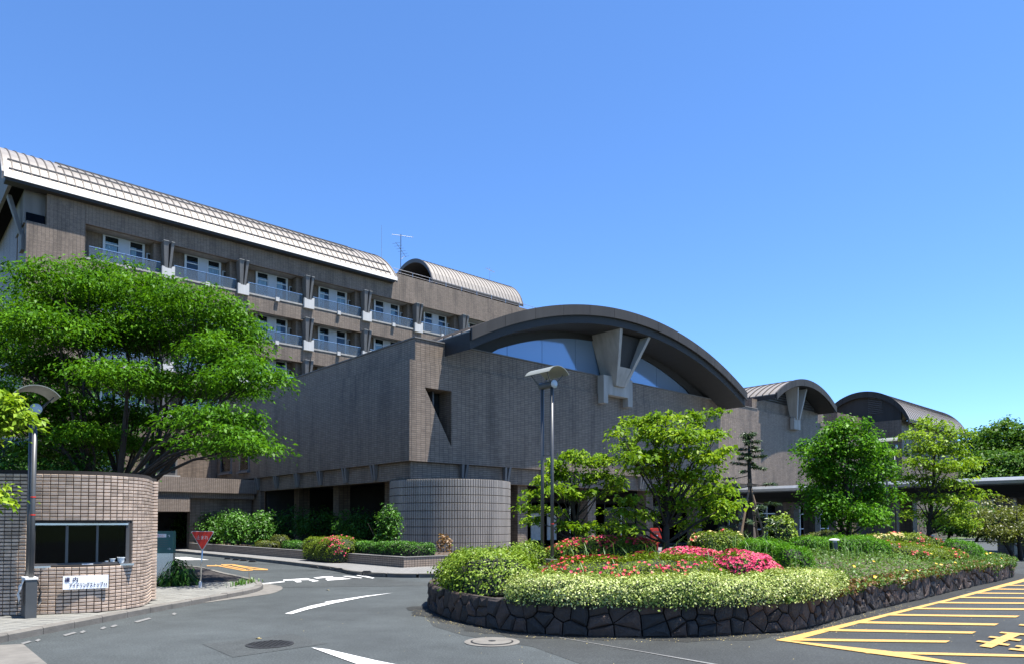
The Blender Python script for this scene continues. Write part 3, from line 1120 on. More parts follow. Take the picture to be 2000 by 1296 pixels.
mg = MB()
for k in range(160):
    qs = []
    for kk in (k, k + 1):
        p, n = isl_at(-3 + 27 * kk / 160)
        wv = .34 + .10 * math.sin(kk * .37) + .07 * math.sin(kk * 1.13) + .04 * math.sin(kk * 2.9)
        qs.append((p, p + n * OUT * wv))
    mg.poly([(*qs[0][0], .0062), (*qs[0][1], .0062), (*qs[1][1], .0062), (*qs[1][0], .0062)])
struct(mg.build('road_margin', 'asphalt_stained', uv=False))
wl = thing('retaining_wall', 'low dark stone retaining wall round the planted island', 'stone wall', (*to_xy(11.4, 5.15), 0))
core = MB()
K = 200
ring = []
for k in range(K):
    p, n = isl_at(LI * k / K)
    n = n * OUT
    ring.append((p - n * .05, p - n * .40))
for k in range(K):
    a, b = ring[k], ring[(k + 1) % K]
    zt = WALL_H - .04
    core.poly([(*a[0], 0), (*b[0], 0), (*b[0], zt), (*a[0], zt)][::int(OUT)])
    core.poly([(*a[0], zt), (*b[0], zt), (*b[1], zt), (*a[1], zt)][::int(OUT)])
core.build('mortar_core', 'mortar', wl, uv=False)


def clip(poly, a, b, c):
    out = []
    for i in range(len(poly)):
        p, q = poly[i], poly[(i + 1) % len(poly)]
        fp, fq = a * p[0] + b * p[1] - c, a * q[0] + b * q[1] - c
        if fp <= 0: out.append(p)
        if fp * fq < 0:
            t = fp / (fp - fq)
            out.append((p[0] + (q[0] - p[0]) * t, p[1] + (q[1] - p[1]) * t))
    return out


# stones as irregular cells on the unrolled wall; the visible stretch runs from behind the nose to the far right end
S_A, S_B = -3.6, None
best = min(range(0, 4000), key=lambda k: np.hypot(*(isl_at(LI * k / 4000)[0] - np.array(to_xy(31.5, 8.4)))))
S_B = LI * best / 4000
if OUT < 0: raise RuntimeError('outline direction')
pts = []
s_ = S_A
cols = 0
while s_ < S_B:
    p, n = isl_at(s_)
    far = np.hypot(*p)
    step = .25 if far < 16 else .36
    rows = 3 if cols % 3 else 2
    for r_ in range(rows):
        if random.random() < .17: continue
        pts.append((s_ + random.uniform(-.10, .10), (r_ + .5 + random.uniform(-.28, .28)) * WALL_H / rows))
    s_ += step
    cols += 1
pts.append((S_A - .3, .2)); pts.append((S_B + .3, .2))
nst = 0
for i, (ps, pz) in enumerate(pts[:-2]):
    poly = [(ps - .42, 0.0), (ps + .42, 0.0), (ps + .42, WALL_H), (ps - .42, WALL_H)]
    for j, (qs, qz) in enumerate(pts):
        if j != i and abs(qs - ps) < .9:
            a, b = qs - ps, qz - pz
            poly = clip(poly, a, b, (qs * qs + qz * qz - ps * ps - pz * pz) / 2)
            if len(poly) < 3: break
    if len(poly) < 3: continue
    cs, cz = sum(p[0] for p in poly) / len(poly), sum(p[1] for p in poly) / len(poly)
    # drop nearly coincident corners
    pl = [p for k, p in enumerate(poly) if math.hypot(p[0] - poly[k - 1][0], p[1] - poly[k - 1][1]) > .02]
    if len(pl) < 3: continue
    jn = .011
    sh = []
    for (a, b) in pl:
        L_ = math.hypot(a - cs, b - cz) + 1e-6
        k_ = max(0.6, 1 - jn / L_)
        sh.append((cs + (a - cs) * k_, cz + (b - cz) * k_))
    dep = random.uniform(.02, .065)

    def W(s__, z__, o__):
        p, n = isl_at(s__)
        return (p[0] + n[0] * o__, p[1] + n[1] * o__, z__ + (0.012 if z__ > WALL_H - .02 else 0) * random.random())
    m_ = MB()
    n = len(sh)
    m_.v = [W(a, b, -.06) for a, b in sh] + [W(a, b, dep * .55) for a, b in sh] + [W(cs + (a - cs) * .72, cz + (b - cz) * .72, dep + random.uniform(-.012, .012)) for a, b in sh]
    m_.v.append(W(cs + random.uniform(-.02, .02), cz + random.uniform(-.02, .02), dep + random.uniform(0, .02)))
    for k in range(n):
        k2 = (k + 1) % n
        m_.f += [(k, k2, n + k2, n + k), (n + k, n + k2, 2 * n + k2, 2 * n + k), (2 * n + k, 2 * n + k2, 3 * n)]
    c3 = W(cs, cz, 0)
    m_.build('stone', 'stone', wl, at=c3, uv=False)
    nst += 1
print('stones', nst)
# soil mound
sm = MB()
rings = []
TT = [0.0, .12, .28, .5, .75, 1.0]
sp0, sp1 = np.array(to_xy(10.8, 8.9)), np.array(to_xy(29.5, 10.2))
KK = 120
for k in range(KK):
    p, n = isl_at(LI * k / KK)
    p = p - n * .3
    t = np.clip(np.dot(p - sp0, sp1 - sp0) / np.dot(sp1 - sp0, sp1 - sp0), 0, 1)
    c = sp0 + (sp1 - sp0) * t
    rings.append([p + (c - p) * q for q in TT])
for k in range(KK):
    for q in rings[k]:
        sm.v.append((q[0], q[1], float(soil(q[0], q[1]))))
nT = len(TT)
for k in range(KK):
    k2 = (k + 1) % KK
    for j in range(nT - 1):
        sm.f.append((k * nT + j, k2 * nT + j, k2 * nT + j + 1, k * nT + j + 1))
struct(sm.build('island_soil', 'soil', smooth=True, uv=False))

# ================================================================== BUILDINGS (coordinates u, v, z)
def arc_fn(c, half, ztip, zap):
    rise = zap - ztip
    Rr = (half * half + rise * rise) / (2 * rise)
    zc = zap - Rr
    return lambda a, d=0.0: zc + math.sqrt(max((Rr + d) ** 2 - (a - c) ** 2, 1e-6))


def vault_roof(root, axis, c, half, ztip, zap, b0, b1, pitch=0.53, thick=0.5, fascia_h=0.6, ends=(True, True), nf=10, n=24, panel='roof_metal', seam='roof_seam', rim='fascia', eave=None):
    z = arc_fn(c, half, ztip, zap)
    M = (lambda a, b, h: (a, b, h)) if axis == 'v' else (lambda a, b, h: (b, a, h))
    aa = [c - half + 2 * half * i / n for i in range(n + 1)]
    N_ = max(1, int(round((b1 - b0) / pitch)))
    st = (b1 - b0) / N_

    def strip(s0, s1, lo, hi):
        mb = MB()
        for i in range(n):
            p = [(aa[i], z(aa[i])), (aa[i + 1], z(aa[i + 1]))]
            qs = [M(p[0][0], s0, p[0][1] + lo), M(p[1][0], s0, p[1][1] + lo), M(p[1][0], s0, p[1][1] + hi), M(p[0][0], s0, p[0][1] + hi)]
            qe = [M(p[0][0], s1, p[0][1] + lo), M(p[1][0], s1, p[1][1] + lo), M(p[1][0], s1, p[1][1] + hi), M(p[0][0], s1, p[0][1] + hi)]
            mb.poly([qs[3], qs[2], qe[2], qe[3]])
            mb.poly([qs[0], qe[0], qe[1], qs[1]])
            mb.poly(qs); mb.poly(qe[::-1])
            if i == 0: mb.poly([qs[0], qs[3], qe[3], qe[0]])
            if i == n - 1: mb.poly([qs[1], qe[1], qe[2], qs[2]])
        return mb
    o0 = strip(b0 + .02, b0 + st - .02, -.06, 0).build('roof_panel', panel, root, at=M(c, b0, ztip), uv=False)
    s0 = strip(b0 - .036, b0 + .036, -.06, .06).build('roof_seam', seam, root, at=M(c, b0, ztip), uv=False)
    for k in range(1, N_ + 1):
        if k < N_: inst(o0, 'roof_panel', root, M(c, b0 + st * k, ztip))
        inst(s0, 'roof_seam', root, M(c, b0 + st * k, ztip))
    # solid body under the sheets
    mb = MB()
    for i in range(n):
        l0, l1 = z(aa[i]) - .065, z(aa[i + 1]) - .065
        e = .04
        A = [M(aa[i], b0 + e, l0), M(aa[i + 1], b0 + e, l1), M(aa[i + 1], b1 - e, l1), M(aa[i], b1 - e, l0)]
        Bt = [(p[0], p[1], p[2] - thick) for p in A]
        mb.poly(A if axis == 'v' else A[::-1]); mb.poly(Bt[::-1] if axis == 'v' else Bt)
        if i == 0: mb.poly([A[0], A[3], Bt[3], Bt[0]])
        if i == n - 1: mb.poly([A[1], Bt[1], Bt[2], A[2]])
        mb.poly([A[0], Bt[0], Bt[1], A[1]]); mb.poly([A[3], A[2], Bt[2], Bt[3]])
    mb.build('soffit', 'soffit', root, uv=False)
    # rim panels on the gable ends
    for e_, on in zip((b0, b1), ends):
        if not on: continue
        out = -1 if e_ == b0 else 1
        for k in range(nf):
            m_ = MB()
            g0, g1 = c - half + 2 * half * k / nf + (.008 if k else 0), c - half + 2 * half * (k + 1) / nf - .008
            ns = 4
            pts = [(g0 + (g1 - g0) * i / ns) for i in range(ns + 1)]
            poly = [M(a, e_ + out * .03, z(a) + .07) for a in pts] + [M(a, e_ + out * .03, z(a) - fascia_h) for a in reversed(pts)]
            m_.ext(poly, M(0, out * .09, 0))
            m_.build('rim_panel', rim, root, uv=False)
    return z


# ------------------------------------------------------------------ 1. the great hall
hall = thing('assembly_hall', 'large brown tiled hall with a wide dark vaulted roof and concrete strut', 'building', (16.35, 24.3, 0), 'uv')
U0, U1, V0, V1 = 16.35, 44.7, 24.3, 46.0
ZB, ZT, ZP = 4.1, 8.27, 9.2
w_ = MB()
w_.poly([(U0, V0, ZB), (18.5, V0, ZB), (18.5, V0, 4.8), (17.1, V0, 7.2), (18.5, V0, 7.2), (18.5, V0, ZT), (U0, V0, ZT)])
w_.poly([(18.5, V0, ZB), (U1, V0, ZB), (U1, V0, ZT), (18.5, V0, ZT)])
w_.poly([(U0, V1, ZB), (U0, V0, ZB), (U0, V0, ZT), (U0, V1, ZT)])
w_.poly([(U1, V0, ZB), (U1, V1, ZB), (U1, V1, ZT), (U1, V0, ZT)])
w_.poly([(U1, V1, ZB), (U0, V1, ZB), (U0, V1, ZT), (U1, V1, ZT)])
w_.poly([(U0, V0, ZT), (U1, V0, ZT), (U1, V1, ZT), (U0, V1, ZT)])
w_.poly([(U0, V0, ZB), (U0, V1, ZB), (U1, V1, ZB), (U1, V0, ZB)])
w_.build('wall', 'tile', hall)
sl = MB()                                                # slot beside the corner
sl.poly([(17.1, V0, 7.2), (17.1, V0 + .9, 7.2), (18.5, V0 + .9, 7.2), (18.5, V0, 7.2)])
sl.poly([(18.5, V0, 4.8), (18.5, V0, 7.2), (18.5, V0 + .9, 7.2), (18.5, V0 + .9, 4.8)])
sl.poly([(17.1, V0, 7.2), (18.5, V0, 4.8), (18.5, V0 + .9, 4.8), (17.1, V0 + .9, 7.2)])
slo = sl.build('slot_reveal', 'tile', hall)
MB().poly([(17.1, V0 + .88, 4.8), (18.5, V0 + .88, 4.8), (18.5, V0 + .88, 7.2), (17.1, V0 + .88, 7.2)]).build('slot_glass', 'pane_glass', hall)
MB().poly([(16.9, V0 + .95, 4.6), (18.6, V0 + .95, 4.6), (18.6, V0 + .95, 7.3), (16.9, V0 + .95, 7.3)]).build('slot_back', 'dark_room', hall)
MB().box(17.86, 17.93, V0 + .5, V0 + .85, 5.75, 7.2).build('slot_mullion', 'dark_metal', slo, uv=False)
w_ = MB()
w_.box(U0 + .3, U1 - .3, V0 + .06, V1 - .3, ZT + .003, ZP)
w_.build('parapet', 'tile', hall)
MB().box(U0 + .26, U1 - .26, V0 + .02, V1 - .26, ZP + .002, ZP + .05).build('parapet_cap', 'concrete_dark', hall)
MB().box(U0 - .03, U1 + .03, V0 - .03, V1 + .03, ZT - .06, ZT + .0).build('ledge', 'tile', hall) if False else None
bm_ = MB()
bm_.box(U0 + .22, U1 - .2, V0 + .22, V0 + .7, 3.35, ZB - .003)
bm_.box(U0 + .22, U0 + .7, V0 + .703, V1, 3.35, ZB - .003)
bm_.build('beam', 'tile', hall)
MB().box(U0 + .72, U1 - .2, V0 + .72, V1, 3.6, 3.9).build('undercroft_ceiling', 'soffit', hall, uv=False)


def fin_pair(root, pos, face, z0, z1, name='bracket'):
    """two slanted concrete fins under the wall"""
    for s_ in (-1, 1):
        m_ = MB()
        if face == 'A':
            m_.ext([(U0 + .0, pos + s_ * .13 - .09, z1), (U0 + .215, pos + s_ * .13 - .09, z1), (U0 + .215, pos + s_ * .07 - .06, z0), (U0 + .12, pos + s_ * .07 - .06, z0)], (0, .13, 0))
        else:
            m_.ext([(pos + s_ * .13 - .07, V0 + .0, z1), (pos + s_ * .13 - .07, V0 + .215, z1), (pos + s_ * .07 - .06, V0 + .215, z0), (pos + s_ * .07 - .06, V0 + .12, z0)], (.12, 0, 0))
        m_.build(name, 'concrete_dark', root, uv=False)


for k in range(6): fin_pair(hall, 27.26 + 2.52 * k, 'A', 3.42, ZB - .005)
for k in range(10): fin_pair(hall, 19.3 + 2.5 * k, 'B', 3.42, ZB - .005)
# undercroft: columns, recessed dark glazing
for (u, v) in ((18.4, 28.6), (18.4, 33.6), (18.4, 38.2), (23.4, 25.4), (28.4, 25.4), (33.4, 25.4), (38.4, 25.4), (43.4, 25.4)):
    MB().box(u - .32, u + .32, v - .32, v + .32, 0.1, 3.6).build('column', 'tile', hall)
iw = MB()
iw.box(21.2, 44.3, 29.6, 30, .1, 3.6)
iw.box(21.2, 21.6, 30.003, 39.6, .1, 3.6)
iw.box(17, 21.2, 39.7, 40.0, .1, 3.6)
iw.box(44.31, 44.6, 27.4, 30, .1, 3.6)
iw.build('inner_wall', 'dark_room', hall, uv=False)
for k in range(14):
    u = 21.7 + 1.6 * k
    f_ = MB().box(u, u + 1.52, 29.4, 29.47, .2, 2.7).build('undercroft_pane', 'dim_glass', hall, uv=False)
    m_ = MB()
    m_.box(u - .05, u + .02, 29.36, 29.46, .12, 2.8)
    m_.build('mullion', 'steel' if k % 3 == 0 else 'dark_metal', hall, uv=False)
for k, (u, c_) in enumerate(((23.6, 'curtain'), (25.2, 'leaf_board'), (28.0, 'curtain'), (29.3, 'curtain'))):
    if c_ == 'leaf_board': continue
    MB().box(u, u + .75, 29.3, 29.35, .55, 2.1).build('notice_panel', c_, hall, uv=False)
MB().box(16.6, 16.85, 39.7, 46, .1, 3.35).build('lower_wall', 'tile', hall)
# windows on the shaded side
for (v0, v1, z0, z1) in ((40.7, 42.2, 4.55, 5.8), (43.4, 45.2, 4.6, 5.9)):
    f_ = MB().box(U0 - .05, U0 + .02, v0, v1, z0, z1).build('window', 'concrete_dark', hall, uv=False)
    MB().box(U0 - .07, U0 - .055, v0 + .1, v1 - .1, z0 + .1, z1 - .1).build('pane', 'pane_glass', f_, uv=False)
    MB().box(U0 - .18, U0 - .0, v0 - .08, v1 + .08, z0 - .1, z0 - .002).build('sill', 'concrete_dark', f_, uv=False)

# round tiled drum under the corner
DC = (18.95, 24.95)
DR = 2.62
MB().lathe([(DR, .1), (DR, 3.34)], (*DC, 0), 72).build('drum_core', 'mortar', hall, uv=False)
mt = MB()
ncol, nrow = 150, 10
rh = 3.24 / nrow
for i in range(ncol):
    a = 2 * math.pi * i / ncol
    if math.sin(a) > .55: continue
    for j in range(nrow):
        da = math.pi / ncol * .84
        z0, z1 = .1 + rh * j + .012, .1 + rh * (j + 1) - .012
        r1 = DR + .014
        n = len(mt.v)
        for (aa, rr, zz) in ((a - da, DR, z0), (a + da, DR, z0), (a + da, DR, z1), (a - da, DR, z1), (a - da * .8, r1, z0 + .008), (a + da * .8, r1, z0 + .008), (a + da * .8, r1, z1 - .008), (a - da * .8, r1, z1 - .008)):
            mt.v.append((DC[0] + rr * math.cos(aa), DC[1] + rr * math.sin(aa), zz))
        mt.f += [tuple(n + q for q in f) for f in ((4, 5, 6, 7), (0, 1, 5, 4), (1, 2, 6, 5), (2, 3, 7, 6), (3, 0, 4, 7))]
dt = mt.build('drum_tiles', 'drum_tile', hall, uv=False)
dt['kind'] = 'stuff'

# vault, lunette, strut
VF = 22.5
zv = vault_roof(hall, 'v', 29.02, 10.84, 9.45, 12.16, VF + .12, 43.5, pitch=.62, thick=.72, fascia_h=.42, nf=12, n=36)
GV = 24.75


def zglass(u): return 11.12 - (u - 29.02) ** 2 / 37.0


seg = [21.0, 22.1, 24.4, 26.8, 29.0, 31.3, 33.7, 36.0, 37.0]
fr = MB()                                            # dark panels between glass and soffit, in pieces
ua = [18.9 + (39.1 - 18.9) * i / 40 for i in range(41)]
for i in range(40):
    a, b = ua[i], ua[i + 1]
    lo_a = max(ZP + .05, zglass(a)) if 21 <= a <= 37.04 else ZP + .05
    lo_b = max(ZP + .05, zglass(b)) if 21 <= b <= 37.04 else ZP + .05
    fr.poly([(a, GV - .1, lo_a), (b, GV - .1, lo_b), (b, GV - .1, zv(b) - .3), (a, GV - .1, zv(a) - .3)])
    fr.poly([(a, GV - .1, lo_a), (a, GV + .1, lo_a), (b, GV + .1, lo_b), (b, GV - .1, lo_b)])
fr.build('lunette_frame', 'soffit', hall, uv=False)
for i in range(len(seg) - 1):
    a, b = seg[i] + .012, seg[i + 1] - .012
    k = 5
    us = [a + (b - a) * q / k for q in range(k + 1)]
    pl = [(a, GV, ZP + .05), (b, GV, ZP + .05)] + [(u, GV, max(zglass(u), ZP + .06)) for u in reversed(us)]
    MB().ext(pl, (0, .03, 0)).build('lunette_pane', 'lunette_glass', hall, uv=False)
us = [20.6 + 16.8 * i / 20 for i in range(21)]
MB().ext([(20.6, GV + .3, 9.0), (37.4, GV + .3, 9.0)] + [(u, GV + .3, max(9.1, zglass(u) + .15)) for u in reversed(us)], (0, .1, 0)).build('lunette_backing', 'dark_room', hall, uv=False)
SU = 29.25
for s_ in (-1, 1):
    zt = zv(SU) - .80
    b0, t0 = (SU + s_ * .40, SU + s_ * 1.28)
    th = -s_ * .20
    m_ = MB()
    m_.v = [(b0, 23.75, 8.72), (b0, 24.6, 8.72), (t0, 24.75, zt), (t0, 22.75, zt), (b0 + th, 23.75, 8.72), (b0 + th, 24.6, 8.72), (t0 + th, 24.75, zt), (t0 + th, 22.75, zt)]
    m_.f = [(0, 1, 2, 3), (7, 6, 5, 4), (0, 3, 7, 4), (1, 5, 6, 2), (3, 2, 6, 7), (0, 4, 5, 1)]
    if s_ < 0: m_.f = [f[::-1] for f in m_.f]
    m_.build('strut_leg', 'concrete', hall, uv=False)
m_ = MB()
m_.ext([(SU - .198, 23.765, 8.71), (SU + .198, 23.765, 8.71), (SU + .49, 23.43, 9.65), (SU - .49, 23.43, 9.65)], (0, .5, 0))
m_.build('strut_foot', 'concrete', hall, uv=False)
MB().ext([(SU - .5, 23.62, 9.66), (SU + .5, 23.62, 9.66), (SU + 1.04, 23.3, 11.3), (SU - 1.04, 23.3, 11.3)], (0, .08, 0)).build('strut_infill', 'soffit', hall, uv=False)
MB().box(SU - .008, SU + .008, 23.5, 23.74, 8.75, 9.4).build('strut_joint', 'dark_metal', hall, uv=False) if False else None
hb = MB()
hb.ext([(28.05, V0 - .38, 9.2), (28.05, V0 - .38, 7.75), (28.4, V0 - .38, 7.75), (28.4, V0 - .38, 8.22), (30.05, V0 - .38, 8.22), (30.05, V0 - .38, 7.75), (30.42, V0 - .38, 7.75), (30.42, V0 - .38, 9.2),
        (29.75, V0 - .38, 9.2), (29.68, V0 - .38, 8.7), (28.82, V0 - .38, 8.7), (28.75, V0 - .38, 9.2)], (0, .42, 0))
hb.build('strut_bearing', 'concrete', hall, uv=False)

# ------------------------------------------------------------------ 2. side hall with the small vault
side = thing('side_hall', 'brown tiled side hall with a small dark vault right of the great hall', 'building', (44.75, 25.5, 0), 'uv')
S0, SV = 44.75, 25.5
MB().box(S0, 64, SV, 40, 3.3, 8.25).build('wall', 'tile', side)
MB().box(S0 + .05, 63.8, SV + .05, 39.9, 8.253, 9.5).build('parapet', 'tile', side)
MB().box(46.3, 57.6, SV + .3, 39.5, 9.503, 10.35).build('upper_wall', 'tile', side)
zs = vault_roof(side, 'v', 51.85, 4.8, 10.6, 12.1, 24.4, 39, pitch=.5, thick=.3, fascia_h=.42, nf=7, n=24)
lf = MB()
us = [47.6 + 8.5 * i / 16 for i in range(17)]
lf.ext([(u, SV + .35, 10.36) for u in (47.6, 56.1)] + [(u, SV + .35, zs(u) - .25) for u in reversed(us)], (0, .2, 0))
lf.build('louvre_lunette', 'dark_metal', side, uv=False)
for k in range(7):
    z_ = 10.45 + .18 * k
    hw = 4.3 - .42 * k
    MB().box(51.85 - hw, 51.85 + hw, SV + .22, SV + .34, z_, z_ + .03).build('louvre_slat', 'fascia', side, uv=False)
for s_ in (-1, 1):
    b0, t0 = (51.85 + s_ * .28, 51.85 + s_ * .75)
    th = -s_ * .16
    m_ = MB()
    m_.v = [(b0, 25.1, 9.3), (b0, 25.6, 9.3), (t0, 25.8, 11.65), (t0, 24.75, 11.65), (b0 + th, 25.1, 9.3), (b0 + th, 25.6, 9.3), (t0 + th, 25.8, 11.65), (t0 + th, 24.75, 11.65)]
    m_.f = [(0, 1, 2, 3), (7, 6, 5, 4), (0, 3, 7, 4), (1, 5, 6, 2), (3, 2, 6, 7), (0, 4, 5, 1)]
    if s_ < 0: m_.f = [f[::-1] for f in m_.f]
    m_.build('strut_leg', 'concrete', side, uv=False)
MB().ext([(51.35, SV - .3, 9.4), (51.35, SV - .3, 8.55), (52.35, SV - .3, 8.55), (52.35, SV - .3, 9.4)], (0, .32, 0)).build('strut_bearing', 'concrete', side, uv=False)
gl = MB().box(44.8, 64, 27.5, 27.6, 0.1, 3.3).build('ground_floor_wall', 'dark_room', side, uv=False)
for k in range(10):
    u = 45.6 + 1.8 * k
    f_ = MB()
    f_.box(u, u + .1, 27.3, 27.4, .1, 2.9); f_.box(u + .1, u + 1.8, 27.3, 27.4, 1.0, 1.08); f_.box(u + .1, u + 1.8, 27.3, 27.4, 2.2, 2.28)
    fo = f_.build('window_frame', 'white_paint', side, uv=False)
    MB().box(u + .1, u + 1.8, 27.42, 27.44, .1, 2.9).build('pane', 'pane_glass', fo, uv=False)
for u in (46, 50.5, 55, 59.5):
    MB().box(u - .3, u + .3, 25.6, 26.2, .1, 3.3).build('column', 'tile', side)

# ------------------------------------------------------------------ 3. barrel roofed block at the far right
far = thing('barrel_block', 'far tiled block under a long ribbed barrel roof on the right', 'building', (70, 24.2, 0), 'uv')
MB().box(70.3, 86.3, 24.3, 31.0, 0, 11.0).build('wall', 'tile', far)
MB().box(64.2, 70.28, 27.5, 36, 0, 11.4).build('lower_wing', 'tile', far)
MB().box(86.31, 112, 24.5, 34, 0, 5.2).build('low_annex', 'tile', far)
zf_ = vault_roof(far, 'u', 27.65, 4.12, 11.0, 13.9, 70.0, 86.7, pitch=.55, thick=.3, fascia_h=.5, nf=7, n=24)
gb = MB()
vs = [24.3 + 6.7 * i / 16 for i in range(17)]
gb.ext([(70.3, 24.3, 11.0), (70.3, 31.0, 11.0)] + [(70.3, v, zf_(v) - .2) for v in reversed(vs)], (.25, 0, 0))
gb.build('gable', 'fascia', far, uv=False)
for k in range(9):
    MB().box(70.22, 70.29, 25.9, 27.2, 11.8 + .18 * k, 11.85 + .18 * k).build('louvre_slat', 'dark_metal', far, uv=False)

# ------------------------------------------------------------------ 4. entrance canopy
can = thing('entrance_canopy', 'long low canopy with a pale metal edge over the entrance drive', 'canopy', (41, 8, 0), 'uv')
prof = [(38.75, 3.66), (38.5, 3.63), (38.36, 3.5), (38.42, 3.36), (38.6, 3.30)]
segs = [1.0, 4.4, 7.8, 11.2, 14.6, 18.0, 21.4, 24.2]
for k in range(len(segs) - 1):
    a, b = segs[k] + .006, segs[k + 1] - .006
    m_ = MB()
    m_.ext([(u, a, z) for u, z in prof] + [(38.8, a, 3.32)], (0, b - a, 0))
    m_.build('edge_panel', 'canopy_metal', can, uv=False)
    m_ = MB()
    m_.ext([(47.3 + (38.7 - 38.4) - (u - 38.4), a, z) for u, z in prof] + [(46.9, a, 3.32)], (0, b - a, 0))
    m_.build('edge_panel', 'canopy_metal', can, uv=False)
MB().ext([(38.62, 1, 3.29), (39.6, 1, 2.98), (41, 1, 2.78), (44.6, 1, 2.78), (46.2, 1, 2.98), (47.0, 1, 3.29)], (0, 23.2, 0)).build('soffit', 'soffit', can, uv=False)
MB().box(38.8, 46.85, 1, 24.2, 3.33, 3.62).build('roof_deck', 'canopy_metal', can, uv=False)
for v in (4.2, 9.6, 15.0, 20.6):
    for u in (41.4, 44.2):
        MB().box(u - .34, u + .34, v - .34, v + .34, 0, 2.79).build('column', 'tile', can)

# ------------------------------------------------------------------ 5. the long ward wing
wing = thing('ward_wing', 'long five storey tiled wing with balconies and a ribbed vaulted metal roof', 'building', (7.6, 57.7, 0), 'uv')
WV = 57.7
FL = [20.47 - 3.66 * k for k in range(6)]
MB().box(7.6, 11.1, WV, 62, 0, 22.1).build('end_wall', 'tile', wing)
MB().box(8.75, 11.1, WV, 62, 22.103, 24.4).build('end_wall_upper', 'tile', wing)
MB().box(7.5, 8.75, WV + .55, 62, 22.103, 24.4).build('slit_window', 'concrete_dark', wing, uv=False)
MB().box(7.62, 8.73, WV + .5, WV + .545, 22.2, 22.85).build('slit_pane', 'dim_glass', wing, uv=False)
MB().box(7.55, 36.6, 61.5, 72.6, 0, 24.4).build('rear_block', 'tile', wing)
MB().box(36.6, 58.4, 61.5, 76, 0, 24.6).build('rear_block', 'tile', wing)
MB().box(11.12, 58.4, 59.1, 59.35, 0, 24.3).build('balcony_back_wall', 'tile', wing)
MB().box(11.12, 36.7, WV, WV + .3, 22.87, 24.55).build('top_band', 'tile', wing)
MB().box(36.703, 58.4, WV, WV + .3, 22.87, 25.45).build('parapet', 'tile', wing)
MB().box(36.703, 58.4, WV + .31, 76, 24.61, 24.75).build('flat_roof', 'gravel_roof', wing, uv=False)
MB().box(58.1, 58.4, WV + .303, 61.45, 0, 24.6).build('side_wall', 'tile', wing)
for k, zf in enumerate(FL):
    if k < 5:
        MB().box(11.12, 58.4, WV, WV + .28, zf - 1.40, zf - .14).build('spandrel', 'tile', wing)
    MB().box(11.12, 58.4, WV - .04, 59.09, zf - .137, zf).build('balcony_slab', 'concrete', wing, uv=False)
    MB().box(11.12, 58.4, WV + .302, 59.09, zf + 2.42, zf + 2.55).build('balcony_ceiling', 'concrete', wing, uv=False)
BAY = 5.77
proto = {}


def part(key, name, m, mk, root, at, uv=False, sub=None):
    """first use builds a mesh round `at`, later uses share it"""
    if key in proto:
        return inst(proto[key], name, root, at)
    mb = MB()
    mk(mb, *at)
    o = mb.build(name, m, root, at=at, uv=uv)
    proto[key] = o
    return o


def fin_solid(m, u, v, z, sg):
    t0, t1, b0, b1 = (-.43, -.07, -.28, -.03) if sg < 0 else (.14, .35, .04, .2)
    n = len(m.v)
    m.v += [(u + b0, v - .2, z + .46), (u + b1, v - .2, z + .46), (u + b1, v + .3, z + .46), (u + b0, v + .3, z + .46), (u + t0, v - .46, z + 2.42), (u + t1, v - .46, z + 2.42), (u + t1, v + .4, z + 2.42), (u + t0, v + .4, z + 2.42)]
    m.f += [tuple(n + k for k in q) for q in ((0, 3, 2, 1), (4, 5, 6, 7), (0, 1, 5, 4), (1, 2, 6, 5), (2, 3, 7, 6), (3, 0, 4, 7))]


